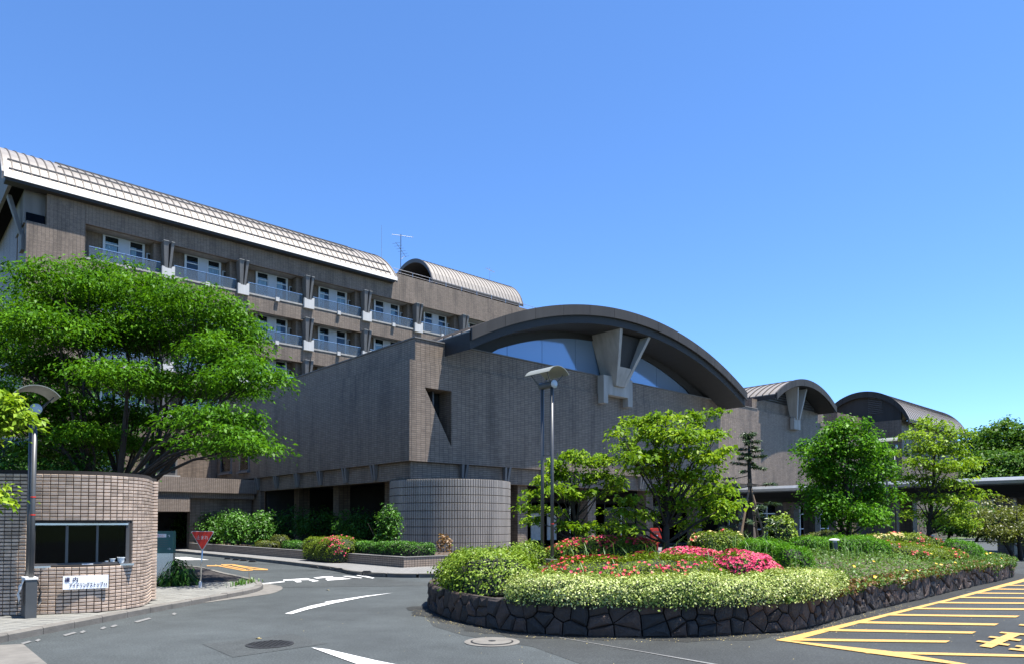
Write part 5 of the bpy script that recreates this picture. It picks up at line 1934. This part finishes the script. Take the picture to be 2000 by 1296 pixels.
def v_at(px, u):
    p = px - 1000
    return u * (CP * F_PX - SP * p) / (SP * F_PX + CP * p)


def ub(px, u): return uvp(u, v_at(px, u))


PZ = .38
HG = 'hedge'
a, b = v_at(608, 13.0), v_at(677, 12.9)
hedge('azalea_mound', 'rounded dark azalea overhanging the planter wall with pink flowers on its right', 'azalea', [uvp(13.05, a), uvp(13.05, b)], .62, .85, 'leaf_azalea', z=.16, size=.045, dens=1500, sq=.6,
      flowers=[('flower_pink', 110, .06, .6, 1.0, 1.2, 2.8)])
hedge('box_hedge', 'clipped green box hedge right of the planter azalea', 'hedge', [uvp(13.7, v_at(682, 13.7)), uvp(13.75, v_at(752, 13.75))], .42, .50, 'leaf_camellia', z=PZ, size=.06, dens=1000, sq=.4)
hedge('box_hedge', 'clipped green box hedge at the planter corner', 'hedge', [uvp(13.6, 22.1), uvp(13.75, 20.35), uvp(14.6, 20.2)], .40, .52, 'leaf_camellia', z=PZ, size=.06, dens=1000, sq=.4)
hedge('bronze_shrub', 'small bronze leaved shrub beside the round tiled drum', 'shrub', [uvp(15.3, 20.9), uvp(15.8, 20.8)], .35, .75, 'leaf_bronze', z=PZ, size=.12, dens=260, aspect=.35, core=False)
hedge('herb_clump', 'loose green herbs at the end of the tiled planter', 'shrub', [uvp(15.9, 20.2), uvp(17.2, 20.2)], .3, .45, 'leaf_grass', z=.2, size=.09, dens=300, aspect=.3, core=False)
hedge('low_shrub', 'low bright shrub left of the planter azalea', 'shrub', [uvp(13.6, v_at(562, 13.6)), uvp(13.6, v_at(600, 13.6))], .4, .42, 'leaf_camellia', z=PZ, size=.06, dens=800)
hedge('low_shrub', 'low yellowish shrub farther left in the tiled planter', 'shrub', [uvp(13.6, v_at(508, 13.6)), uvp(13.6, v_at(538, 13.6))], .35, .35, 'leaf_olive', z=PZ, size=.06, dens=700)
hedge('low_shrub', 'round low shrub between the bright and the yellowish planter shrubs', 'shrub', [uvp(14.2, v_at(540, 14.2)), uvp(14.2, v_at(556, 14.2))], .4, .6, 'leaf_olive', z=PZ, size=.06, dens=700)
t = 'camellia shrubs along the planter'
for (x, u, wdh, h, lab) in ((362, 14.2, .62, 1.65, 'leftmost glossy camellia, beside the dark passage'), (411, 14.2, .66, 1.75, 'glossy camellia second from the dark passage'), (460, 14.0, .8, 1.8, 'broad sunlit camellia in the middle of the planter row'), (510, 14.6, .45, 1.7, 'narrow sunlit camellia at the edge of the hall shade')):
    X, Y = ub(x, u)
    tree('camellia', lab, (X, Y, PZ), [(X, Y, PZ + h * .62, wdh, wdh, h * .38, 55), (X + .2, Y - .2, PZ + h * .35, wdh * .9, wdh * .9, h * .3, 40)], 'leaf_camellia', .13, .5, 42, .42, .8, .06, .25, stems=3, group=t, twig=.1, cat='shrub')
t = 'shaded shrubs under the hall'
for (x, u, wdh, h, lab) in ((560, 16.0, 1.3, 2.0, 'dark shrub under the hall, leftmost of three'), (625, 16.6, 1.2, 1.9, 'dark shrub under the hall, middle of three'), (700, 16.2, 1.0, 1.8, 'dark shrub under the hall, nearest the drum')):
    X, Y = ub(x, u)
    tree('shaded_shrub', lab, (X, Y, PZ), [(X, Y, PZ + h * .55, wdh, wdh, h * .45, 70)], 'leaf_dense', .12, .5, 40, .45, .7, .06, .25, stems=3, group=t, twig=.1, cat='shrub')
X, Y = ub(758, 14.3)
tree('small_tree', 'small round headed tree in front of the tiled drum', (X, Y, PZ), [(X, Y, 1.75, .42, .42, .42, 34), (X + .05, Y, 1.25, .42, .42, .3, 26), (X - .08, Y, 1.05, .35, .35, .25, 14)], 'leaf_camellia', .10, .5, 34, .25, .8, .04, .3, stems=2, twig=.15)

# ================================================================== ISLAND PLANTING
def iso(s_off):          # point just inside the wall
    return None


def wall_path(x0, x1, inset, n=8):
    """points inside the wall between two picture columns, counted along the near side"""
    out = []
    S = np.linspace(-3.2, 22, 900)
    cols = []
    for s in S:
        p, nn = isl_at(s)
        q = p - nn * inset
        cols.append((1000 + F_PX * q[0] / q[1], s))
    s0 = min(cols, key=lambda c: abs(c[0] - x0))[1]
    s1 = min(cols, key=lambda c: abs(c[0] - x1))[1]
    for k in range(n):
        p, nn = isl_at(s0 + (s1 - s0) * k / (n - 1))
        out.append(tuple(p - nn * inset))
    return out


def dp(*pts):            # picture column + distance -> ground point
    return [at_depth(x, 1100, d)[:2] for x, d in pts]


hedge('variegated_hedge', 'long low hedge of white edged leaves spilling over the front of the stone wall', 'hedge', wall_path(1000, 1612, .34), .50, .40, 'leaf_variegated', zf=lambda x, y: np.full(np.shape(x), .42), size=.036, dens=4600, sq=.55, overhang=.35, jit=.022)
hedge('yellow_green_shrub', 'bushy yellow-green shrub mass at the left end of the island', 'shrub', wall_path(868, 985, .8, 6) + dp((1035, 11.6)), .74, .60, 'leaf_yellowgreen', zf=lambda x, y: np.full(np.shape(x), .45), size=.055, dens=2100, sq=.75, jit=.05, amp=1.6)
hedge('yellow_green_shrub', 'yellow-green shrub behind the left shrub mass, at the foot of the twin pole lamp', 'shrub', dp((925, 14.6), (990, 14.9), (1050, 15.4)), .6, .52, 'leaf_yellowgreen', zf=soil, size=.055, dens=1700, sq=.75, jit=.05)
FP, FR = 'flower_pink', 'flower_red'
hedge('azalea_hedge', 'low green azalea strip with scattered red flowers behind the variegated hedge', 'azalea', dp((1052, 11.7), (1150, 11.5), (1290, 11.6), (1420, 11.7)), .60, .40, 'leaf_azalea', zf=soil, size=.042, dens=2300, sq=.6,
      flowers=[(FP, 150, .055, .02, .98, 1.0, 2.6), (FR, 130, .055, .0, .7, 1.0, 2.6)])
hedge('azalea_hedge', 'taller azalea hedge with red flowers behind the twin pole lamp', 'azalea', dp((1052, 16.6), (1120, 16.4), (1200, 16.3), (1280, 16.4)), .62, .50, 'leaf_azalea', zf=soil, size=.05, dens=1500, sq=.6, flowers=[(FR, 230, .065, 0, 1, 1.6, 2.6), (FP, 60, .06, 0, 1, 1.5, 2.6)])
hedge('azalea_hedge', 'azalea row with dense deep pink flowers left of the pink mound', 'azalea', dp((1290, 14.6), (1350, 14.5), (1410, 14.3)), .45, .30, 'leaf_azalea', zf=soil, size=.045, dens=1700, sq=.7, flowers=[(FP, 300, .06, .05, 1, 1.1, 2.7), (FR, 110, .06, 0, 1, 1.1, 2.7)])
hedge('azalea_mound', 'rounded azalea mound covered with bright pink flowers', 'azalea', dp((1395, 12.6), (1455, 12.4), (1512, 12.7)), .62, .50, 'leaf_azalea', zf=soil, size=.042, dens=2300, sq=.75, flowers=[(FP, 460, .055, .03, .97, 1.1, 2.8), (FP, 330, .055, .35, .85, 1.5, 2.6)])
hedge('box_shrub', 'dark green clipped shrub right of the pink azalea mound', 'shrub', dp((1546, 14.6), (1556, 13.9)), .36, .52, 'leaf_box', zf=soil, size=.04, dens=2400, sq=.6)
hedge('box_hedge', 'bright green clipped hedge behind the pink azalea mound', 'hedge', dp((1440, 16.2), (1500, 15.9), (1545, 15.4)), .5, .46, 'leaf_box', zf=soil, size=.045, dens=1900, sq=.55)
hedge('azalea_hedge', 'azalea with faded blossoms left of the staked conifer', 'azalea', dp((1350, 18.0), (1400, 18.2), (1450, 18.4)), .6, .62, 'leaf_azalea', zf=soil, size=.055, dens=1300, sq=.7, flowers=[(FR, 26, .07, 0, 1, 1.0, 2.8), ('petal_litter', 40, .07, 0, 1, 1.0, 2.8)])
hedge('yellow_green_shrub', 'yellow-green shrub right of the staked conifer', 'shrub', dp((1505, 21.2), (1550, 21.4)), .5, 1.0, 'leaf_yellowgreen', zf=soil, size=.09, dens=700, sq=.9, jit=.07)
hedge('box_hedge', 'long green hedge behind the bollard light', 'hedge', dp((1548, 18.6), (1620, 18.8), (1690, 19.2), (1730, 19.4)), .5, .46, 'leaf_box', zf=soil, size=.05, dens=1500, sq=.5)
hedge('azalea_hedge', 'low azalea strip with a few red flowers right of the bollard light', 'azalea', dp((1722, 19.3), (1790, 19.9), (1868, 20.6)), .62, .34, 'leaf_azalea', zf=soil, size=.05, dens=1500, sq=.6, flowers=[(FR, 55, .065, 0, 1, 1.5, 2.7)])
hedge('azalea_hedge', 'far azalea row below the two right-hand trees', 'azalea', dp((1690, 24.0), (1760, 24.2), (1840, 24.4)), .6, .46, 'leaf_azalea', zf=soil, size=.06, dens=1000, sq=.6, flowers=[(FR, 45, .07, .2, 1, 1.4, 2.7), ('petal_litter', 50, .07, 0, .4, 1.0, 2.8)])
hedge('azalea_hedge', 'far low shrub row at the foot of the dense round tree', 'shrub', dp((1560, 24.5), (1620, 24.6), (1680, 24.6)), .6, .55, 'leaf_olive', zf=soil, size=.06, dens=900, sq=.7)
hedge('box_shrub', 'sloping bright green shrub at the far right of the island', 'shrub', dp((1862, 21.8), (1905, 22.6)), .55, .48, 'leaf_box', zf=soil, size=.05, dens=1500, sq=.8)


# ground cover over the right-hand part
def scatter_uv(n, u0, u1, v0f, v1f):
    u = rng.uniform(u0, u1, n)
    v = v0f(u) + rng.uniform(0, 1, n) * (v1f(u) - v0f(u))
    X = CP * u - SP * v
    Y = SP * u + CP * v
    return X, Y


def vwall(u):
    q = np.array(ISL_uv[4:14])
    return np.interp(u, q[:, 0], q[:, 1])


X, Y = scatter_uv(46000, 9.8, 30.5, lambda u: vwall(u) - .1, lambda u: vwall(u) + np.interp(u, [9.8, 11, 15, 24, 31], [.7, 2.4, 4.6, 4.6, 3.4]))
dI = isl_dist(X, Y)
hh = .13 + .05 * np.sin(X * 3.1) * np.sin(Y * 2.7) + .04 * np.sin(X * 7 + Y * 5)
Z = soil(X, Y) + hh * rng.uniform(.35, 1.1, len(X)) + .06 * np.clip(1 - dI / .5, 0, 1)
C = np.stack([X, Y, Z], 1)
V_, Q_ = leaf_quads(C, rng.normal(size=C.shape) * .55 + np.array([.1, -.15, 1]), .06, .5)
gc = np_mesh('ground_cover', V_, Q_, 'leaf_groundcover', None, at=(0, 0, 0), rnd=np.clip(rng.normal(.5, .22, len(X)) + .15 * np.sin(X * 1.7) * np.sin(Y * 1.3), 0, 1))
tag(gc, 'low leafy ground cover spread over the right of the island', 'ground cover', kind='stuff')
# fringe that hangs over the wall: bronze and green runners
nf = 6500
s_ = rng.uniform(0, 1, nf)
S0_, S1_ = None, None
best = min(range(4000), key=lambda k: np.hypot(*(isl_at(LI * k / 4000)[0] - np.array(to_xy(11.2, 5.1)))))
S0_ = LI * best / 4000
best = min(range(4000), key=lambda k: np.hypot(*(isl_at(LI * k / 4000)[0] - np.array(to_xy(27.5, 6.7)))))
S1_ = LI * best / 4000
C = np.empty((nf, 3))
for i in range(nf):
    sv = S0_ + (S1_ - S0_) * s_[i]
    p, n = isl_at(sv)
    hang = .07 + .05 * math.sin(sv * 2.1) + .05 * math.sin(sv * 5.3) + (.16 if s_[i] > .62 else 0) * (1 + math.sin(sv * 3))
    f = rng.uniform(-1, 1)
    off = .13 * (1 - abs(f)) + rng.normal(0, .02)
    C[i] = (p[0] + n[0] * (off - .12 * (f < 0)), p[1] + n[1] * (off - .12 * (f < 0)), WALL_H + .09 * (1 - f) * .8 - max(f, 0) * hang)
half = rng.uniform(0, 1, nf) < np.clip(.75 - s_ * .8, .12, .8)
nn_ = rng.normal(size=C.shape) * .5 + np.array([.35, -.4, .5])
for nm, mk_, mt_, lab in (('bronze_runners', half, 'leaf_bronze', 'bronze tinted runners along the top edge of the stone wall'), ('trailing_runners', ~half, 'leaf_groundcover', 'green runners trailing over the top of the stone wall')):
    V_, Q_ = leaf_quads(C[mk_], nn_[mk_], .065, .55)
    o = np_mesh(nm, V_, Q_, mt_, None, at=(0, 0, 0), rnd=rng.uniform(0, 1, mk_.sum()))
    tag(o, lab, 'ground cover', kind='stuff')
X, Y = scatter_uv(26, 12, 26.5, lambda u: vwall(u) - .05, lambda u: vwall(u) + 1.2)
o = thing('yellow_daisies', 'scattered yellow daisies along the edge of the ground cover', 'flowers', (float(X[0]), float(Y[0]), float(soil(X[0], Y[0]))))
C = np.stack([X, Y, soil(X, Y) + .24], 1)
flower_mesh(C, np.tile([.1, -.4, 1.0], (len(C), 1)) + rng.normal(size=C.shape) * .3, .065, 'flower_yellow', o)
o['kind'] = 'stuff'
# tall grass among the shrubs
pts_ = []
for (x, d, n, sp) in ((1650, 17.4, 26, .6), (1690, 18.2, 30, .6), (1600, 17.6, 14, .4), (1480, 15.2, 30, .5), (1420, 16.2, 60, .6), (1460, 17.2, 60, .6), (1310, 13.8, 20, .7), (1120, 13.0, 26, .8), (1400, 12.2, 26, .6), (1820, 20.5, 14, .8), (1740, 21, 14, .8), (1240, 11.9, 24, .8), (930, 13.5, 16, .5), (1570, 13.4, 20, .4)):
    X, Y, _ = at_depth(x, 1080, d)
    q = rng.normal(size=(n, 2)) * sp * .6 + np.array([X, Y])
    q = q[isl_dist(q[:, 0], q[:, 1]) > .3]
    pts_.append(np.column_stack([q, soil(q[:, 0], q[:, 1])]))
g_ = grass_blades('tall_grass', np.concatenate(pts_), .62, 'leaf_grass', None, .55, .007)
tag(g_, 'thin tall grass blades standing among the island shrubs', 'grass', kind='stuff')
gx2, gy2, _ = at_depth(347, 1125, 17.0)
t = thing('grass_clump', 'dark arching grass clump between the green board and the stop sign', 'plant', (gx2, gy2, .09))
a_ = rng.uniform(0, 2 * math.pi, 900)
rr_ = np.sqrt(rng.uniform(0, 1, 900)) * .48
zz_ = .12 + rng.uniform(0, 1, 900) * .62 * (1 - (rr_ / .52) ** 2)
P_ = np.column_stack([gx2 + rr_ * np.cos(a_), gy2 + rr_ * np.sin(a_), zz_])
D_ = np.column_stack([np.cos(a_), np.sin(a_), rng.uniform(-.6, 1.2, 900)])
V_, Q_ = leaf_quads(P_, np.column_stack([np.cos(a_) * .3, np.sin(a_) * .3, np.full(900, .8)]), .34, .07, D_)
np_mesh('blades', V_, Q_, 'leaf_dense', t, rnd=rng.uniform(0, .7, 900))
hedge('low_shrub', 'small dark round shrub between the booth and the green board', 'shrub', [(gx2 - .72, gy2 - .7), (gx2 - .55, gy2 - .7)], .26, .62, 'leaf_dense', z=.09, size=.05, dens=900)
wx, wy = G(503, 1146, .0)
t = thing('kerb_weeds', 'little weeds with a thin stalk growing in the kerb nose', 'weeds', (wx - .25, wy, .1))
P_ = np.column_stack([rng.normal(wx - .28, .1, 90), rng.normal(wy - .15, .4, 90), np.full(90, .09)])
grass_blades('blades', P_, .16, 'leaf_grass', t, .9, .012)
grass_blades('stalks', np.array([[wx - .18, wy - .1, .09], [wx - .16, wy - .12, .09]]), .42, 'leaf_bronze', t, .08, .008)
# petals and grit lying along the wall foot
n = 1000
C = np.empty((n, 3))
for i in range(n):
    p, nn = isl_at(rng.uniform(-2.5, 9.5))
    off = .08 + abs(rng.normal(0, .22)) + (rng.uniform(0, 2.2) if rng.uniform() < .1 else 0)
    C[i] = (p[0] + nn[0] * off, p[1] + nn[1] * off, .009)
V_, Q_ = leaf_quads(C, rng.normal(size=C.shape) * .15 + np.array([0, 0, 1]), .015, .6, fold=.05)
V_[:, 2] = np.maximum(V_[:, 2], .007)
o = np_mesh('fallen_petals', V_, Q_, 'petal_litter', None, at=(0, 0, 0))
tag(o, 'yellowish fallen petals and grit along the foot of the stone wall', 'petals', kind='stuff')
for k, (x, y) in enumerate(((504, 1247), (1025, 1232), (640, 1152))):
    c = G(x, y)
    m_ = MB()
    m_.v = [(c[0] - .05, c[1], .006), (c[0], c[1] - .03, .02), (c[0] + .05, c[1] + .01, .008), (c[0], c[1] + .035, .016)]
    m_.f = [(0, 1, 2, 3)]
    o = m_.build('fallen_leaf', 'petal_litter', None, at=(c[0], c[1], .006), uv=False)
    tag(o, ['fallen leaf on the road just above the black manhole cover', 'fallen leaf on the road by the foot of the stone wall', 'fallen leaf on the road above the curved white line'][k], 'leaf')

# ================================================================== TREES
d1 = 21.0
B1 = [(120, 555, 95, 42, -1), (215, 540, 80, 42, 1), (300, 575, 90, 42, 0), (390, 590, 85, 42, -1), (455, 640, 62, 40, 0), (40, 600, 80, 45, 1), (110, 640, 100, 50, -2), (220, 650, 110, 50, 0), (330, 660, 100, 50, 1.5), (425, 690, 72, 42, -1.5), (480, 665, 28, 24, 0),
      (30, 700, 90, 50, 0), (130, 725, 100, 42, 1), (250, 735, 105, 42, -2), (370, 750, 100, 38, 0), (470, 745, 60, 28, -2.5), (500, 720, 38, 22, -3), (60, 775, 90, 36, -1), (190, 800, 90, 32, 0), (310, 815, 90, 30, 1), (410, 820, 62, 28, -2.5), (470, 845, 30, 20, -3.5), (500, 866, 16, 8, -3.8), (430, 866, 40, 14, -3.2), (450, 805, 34, 18, -3.6),
      (-60, 640, 90, 80, 0), (-60, 760, 80, 60, 1), (70, 830, 100, 34, 0), (180, 850, 90, 30, -1), (270, 862, 80, 26, 1), (380, 862, 70, 20, .5), (120, 880, 80, 26, 1), (300, 640, 100, 60, 0), (180, 600, 110, 60, .5)]
bx, by = at_depth(228, 1100, d1)[:2]
tree('zelkova_tree', 'large spreading tree with layered green foliage behind the booth', (bx, by, .09), [pxblob(x, y, d1 + dd, rx, rz * .74, int(12 + rx * rz / 62), ry=1.6) for (x, y, rx, rz, dd) in B1],
     'leaf_zelkova', .125, .42, 52, .62, .22, .20, .30, stems=4, twig=.16, spread=.4, lean=(-.2, 0), minfork=2.5, stemtop=.55)
# darker undergrowth behind the booth
for k, (x, d, w_, h, lab) in enumerate(((40, 19.5, 1.7, 3.6, 'dense dark evergreen behind the booth at the left edge'), (150, 20.5, 1.6, 3.7, 'dense dark evergreen behind the booth, right of the lamp'), (-90, 18.5, 1.8, 3.6, 'dense dark evergreen just beyond the left edge'))):
    X, Y, _ = at_depth(x, 1000, d)
    tree('evergreen', lab, (X, Y, .09), [(X, Y, h * .62, w_, w_ * .8, h * .36, 90), (X + .4, Y, h * .3, w_ * .9, w_ * .8, h * .25, 40)], 'leaf_dense', .13, .5, 40, .5, .7, .1, .25, stems=2, group='evergreens behind the booth', twig=.1)
# taller trees added farther back on the left to block sky light from the hall
for (X, Y, h, lab) in ((-25.5, 29, 11.5, 'added tall dark tree behind the spreading tree at the left edge'), (-22.0, 36.5, 10.5, 'added dark tree between the spreading tree and the long wing'), (-33.0, 37, 13, 'added tall dark tree, unseen just beyond the left edge')):
    tree('sky_screen_tree', lab, (X, Y, .0), [(X, Y, h * .72, 3.0, 3.0, h * .24, 70), (X + 1.6, Y - 1, h * .5, 2.6, 2.6, h * .2, 60), (X - 1.6, Y + .6, h * .48, 2.6, 2.6, h * .2, 60), (X, Y - 1.5, h * .33, 2.6, 2.6, h * .16, 50)], 'leaf_dense', .2, .5, 42, .8, .6, .2, .3, stems=2, group='dark trees added behind the booth to block sky light', twig=.08)
# near branch at the left edge
X, Y = -9.3, 9.6
tree('young_tree', 'yellow-green leafy branch reaching in at the left edge beside the lamp', (X, Y, .09), [pxblob(8, 800, 9.7, 42, 30, 26, .35), pxblob(-30, 830, 9.7, 55, 30, 26, .4), pxblob(-90, 780, 9.8, 80, 55, 40, .7), pxblob(-90, 985, 9.6, 60, 40, 30, .4), pxblob(-12, 965, 9.5, 12, 28, 9, .2), pxblob(-170, 700, 9.6, 110, 70, 50, .9), pxblob(-200, 850, 9.6, 110, 70, 50, .9)],
     'leaf_light', .10, .5, 34, .26, .5, .07, .5, twig=.2)
d2 = 17.3
bx, by = at_depth(1128, 1080, d2)[:2]
B2_ = [(1125, 892, 32, 14), (1165, 900, 34, 14), (1080, 905, 24, 14), (1050, 935, 18, 8), (1105, 925, 40, 14), (1165, 930, 40, 13), (1090, 950, 30, 10), (1130, 962, 42, 10), (1170, 962, 22, 8), (1040, 963, 20, 6), (1035, 990, 32, 7), (1030, 1014, 22, 6), (1085, 995, 18, 6), (1195, 945, 20, 8), (1212, 938, 12, 5), (1120, 1020, 26, 8), (1150, 1035, 18, 7)]
tree('dogwood_tree', 'slender layered dogwood behind the twin pole lamp', (bx, by, float(soil(bx, by))), [pxblob(x, y, d2 + random.uniform(-.5, .5), rx, rz, max(5, int(rx * rz / 34)), ry=.45) for (x, y, rx, rz) in B2_], 'leaf_dogwood', .115, .55, 30, .24, .45, .07, .45, twig=.3, group='dogwoods on the island')
d3 = 16.2
bx, by = at_depth(1300, 1090, d3)[:2]
B3_ = [(1245, 822, 30, 16), (1300, 812, 32, 14), (1345, 818, 28, 14), (1385, 805, 20, 8), (1215, 845, 18, 10), (1225, 868, 28, 14), (1285, 850, 44, 20), (1345, 850, 40, 20), (1395, 850, 22, 15), (1240, 893, 36, 14), (1300, 890, 50, 20), (1365, 890, 40, 18), (1408, 885, 18, 16), (1265, 915, 40, 14), (1330, 925, 44, 16), (1395, 925, 26, 12), (1410, 955, 28, 16), (1425, 985, 26, 14), (1380, 975, 34, 14), (1395, 1005, 34, 10), (1350, 955, 40, 13), (1320, 985, 40, 10),
       (1235, 975, 30, 9), (1215, 1000, 38, 9), (1180, 1022, 38, 8), (1240, 1030, 34, 8), (1265, 1005, 28, 8), (1345, 1020, 30, 9), (1300, 955, 30, 10)]
tree('dogwood_tree', 'broad sunlit dogwood in the middle of the island', (bx, by, float(soil(bx, by))), [pxblob(x, y, d3 + random.uniform(-.9, .9), rx, rz, max(5, int(rx * rz / 36)), ry=.6) for (x, y, rx, rz) in B3_], 'leaf_dogwood', .115, .55, 25, .24, .45, .085, .4, twig=.35, group='dogwoods on the island', lean=(-.1, 0))
d5 = 22.8
bx, by = at_depth(1655, 1060, d5)[:2]
B5_ = [(1640, 838, 36, 22), (1680, 830, 22, 18), (1610, 868, 40, 26), (1665, 870, 50, 30), (1705, 875, 34, 26), (1590, 905, 30, 26), (1645, 915, 60, 34), (1710, 920, 32, 28), (1600, 945, 32, 26), (1660, 960, 64, 34), (1715, 965, 28, 26), (1610, 985, 40, 26), (1665, 1005, 56, 26), (1710, 1000, 26, 20), (1580, 970, 22, 20), (1565, 880, 14, 10)]
tree('dense_tree', 'dense dark green tree right of the staked conifer', (bx, by, float(soil(bx, by))), [pxblob(x, y, d5 + random.uniform(-.8, .8), rx, rz, max(6, int(rx * rz / 36)), ry=.8) for (x, y, rx, rz) in B5_], 'leaf_box', .12, .5, 40, .34, .8, .10, .3, stems=3, twig=.15, spread=.15)
d6 = 25.5
bx, by = at_depth(1812, 1060, d6)[:2]
B6_ = [(1815, 828, 34, 14), (1780, 850, 26, 14), (1845, 848, 34, 16), (1770, 878, 26, 14), (1815, 875, 44, 16), (1865, 878, 28, 16), (1785, 905, 34, 14), (1840, 908, 44, 16), (1885, 905, 20, 16), (1765, 930, 24, 12), (1815, 938, 44, 13), (1870, 940, 30, 14), (1890, 965, 22, 14), (1770, 965, 28, 8), (1830, 975, 44, 12), (1880, 990, 30, 14), (1800, 1000, 44, 10), (1860, 1015, 40, 12), (1895, 1020, 24, 12)]
tree('maple_tree', 'pale yellow-green layered tree at the right end of the island', (bx, by, float(soil(bx, by))), [pxblob(x, y, d6 + random.uniform(-.9, .9), rx, rz, max(6, int(rx * rz / 30)), ry=.8) for (x, y, rx, rz) in B6_], 'leaf_light', .12, .55, 30, .34, .4, .09, .4, twig=.3)
d7 = 30.0
bx, by = at_depth(1990, 1080, d7)[:2]
B7_ = [(1925, 1000, 32, 14), (1965, 1005, 36, 14), (2005, 1000, 40, 18), (1940, 1030, 40, 14), (1985, 1032, 40, 14), (2030, 1030, 40, 18), (1960, 1050, 34, 9), (1915, 1020, 22, 10), (1935, 975, 14, 10)]
tree('low_maple', 'low spreading olive maple at the right edge under the canopy', (bx, by, 0), [pxblob(x, y, d7 + random.uniform(-1, 1), rx, rz, max(6, int(rx * rz / 22)), ry=1.0) for (x, y, rx, rz) in B7_], 'leaf_olive', .11, .5, 40, .4, .4, .1, .5, stems=3, twig=.2)
# trees beyond the canopy
for k, (x, y, d, rx, rz, lab) in enumerate(((1915, 875, 100, 50, 38, 'first round tree beyond the canopy, next to the barrel roof'), (1965, 862, 96, 55, 42, 'tallest round tree beyond the canopy'), (2030, 870, 92, 60, 50, 'round tree beyond the canopy cut by the right edge'), (1940, 915, 84, 60, 32, 'lower tree just above the canopy roof'), (2000, 915, 80, 55, 32, 'lower tree above the canopy at the right edge'))):
    X, Y, Z = at_depth(x, y, d)
    kx = d / F_PX
    tree('far_tree', lab, (X, Y, 0), [(X, Y, Z, rx * kx, rx * kx, rz * kx, 80), (X - rx * kx * .5, Y, Z - rz * kx * .7, rx * kx * .8, rx * kx * .8, rz * kx * .8, 60), (X + rx * kx * .5, Y - 1, Z - rz * kx * .6, rx * kx * .8, rx * kx * .8, rz * kx * .8, 60), (X, Y, Z + rz * kx * .5, rx * kx * .5, rx * kx * .5, rz * kx * .6, 40)],
         'leaf_far', .42, .6, 34, 1.1, .6, .3, .35, group='trees beyond the canopy', twig=.06)
for k, (x, d, lab) in enumerate(((1905, 58, 'leafy bush seen under the canopy, left of the dark columns'), (1998, 56, 'leafy bush seen under the canopy at the right edge'), (2080, 54, 'leafy bush under the canopy beyond the right edge'), (1850, 66, 'leafy bush far under the canopy behind the pale tree'))):
    X, Y, Z = at_depth(x, 1000, d)
    tree('far_bush', lab, (X, Y, 0), [(X, Y, 1.6, 2.4, 2, 1.6, 90), (X + 1.4, Y, 1.1, 1.6, 1.6, 1.1, 50)], 'leaf_dense', .24, .6, 34, .6, .6, .12, .3, group='bushes under the canopy', twig=.08, cat='bush')

# staked conifer
dc = 20.3
bx, by = at_depth(1466, 1065, dc)[:2]
bz = float(soil(bx, by))
con = thing('conifer', 'thin staked conifer with sparse drooping branches', 'tree', (bx, by, bz))
ztop = at_depth(1466, 842, dc)[2]
MB().tube([(bx, by, bz - .1), (bx + .02, by, bz + 1.4), (bx - .02, by, bz + 2.6), (bx, by, ztop)], [.085, .07, .045, .012], 9).build('trunk', 'bark', con, smooth=True, uv=False)
br = MB()
C, D = [], []
spec = []
for k in range(46):
    f = k / 45
    z = ztop - .08 - (ztop - bz - .75) * f ** 1.15
    dens = 1.0 if f < .42 else .45
    if f > .42 and random.random() < .5: continue
    L_ = .16 + .62 * min(1, f * 1.7) * random.uniform(.6, 1.25)
    a = k * 2.4 + random.uniform(-.3, .3)
    e = Vector((math.cos(a) * L_, math.sin(a) * L_, .05 - .22 * f + random.uniform(-.05, .1)))
    s0 = Vector((bx, by, z))
    mid = s0 + e * .55 + Vector((0, 0, -.03))
    br.tube([s0, mid, s0 + e], [.014, .01, .004], 5, False)
    m0 = .12 if f < .42 else .55
    for j in range(int(260 * L_ * dens) + 45):
        t_ = random.uniform(m0, 1.02)
        p = s0.lerp(s0 + e, t_) + Vector((random.gauss(0, .045), random.gauss(0, .045), random.gauss(.0, .022)))
        C.append(p[:])
        D.append((e.x + random.gauss(0, .35), e.y + random.gauss(0, .35), .18))
br.build('branches', 'bark', con, smooth=True, uv=False)
C, D = np.array(C), np.array(D)
V_, Q_ = leaf_quads(C, rng.normal(size=C.shape) * .5 + np.array([0, 0, 1]), .12, .2, D)
np_mesh('crown', V_, Q_, 'leaf_conifer', con, rnd=rng.uniform(0, 1, len(C)))
stk = thing('tree_stakes', 'three dark wooden stakes propping the thin conifer', 'tree stakes', (bx, by, bz))
zs_ = at_depth(1466, 945, dc)[2]
for (fx, fy) in ((1440, -.5), (1503, -.45), (1484, .7)):
    X, Y, _ = at_depth(fx, 1060, dc + fy)
    f0 = Vector((X, Y, float(soil(X, Y)) - .1))
    t0 = Vector((bx, by, zs_))
    t0 = t0 + (t0 - f0) * .10 + (f0 - t0).normalized() * .05
    MB().tube([f0, t0], [.036, .03], 8).build('stake', 'wood_stake', stk, uv=False)
MB().tube([(bx, by, zs_ - .05), (bx, by, zs_ + .04)], .075, 10).build('rope_wrap', 'wood_stake', stk, uv=False)
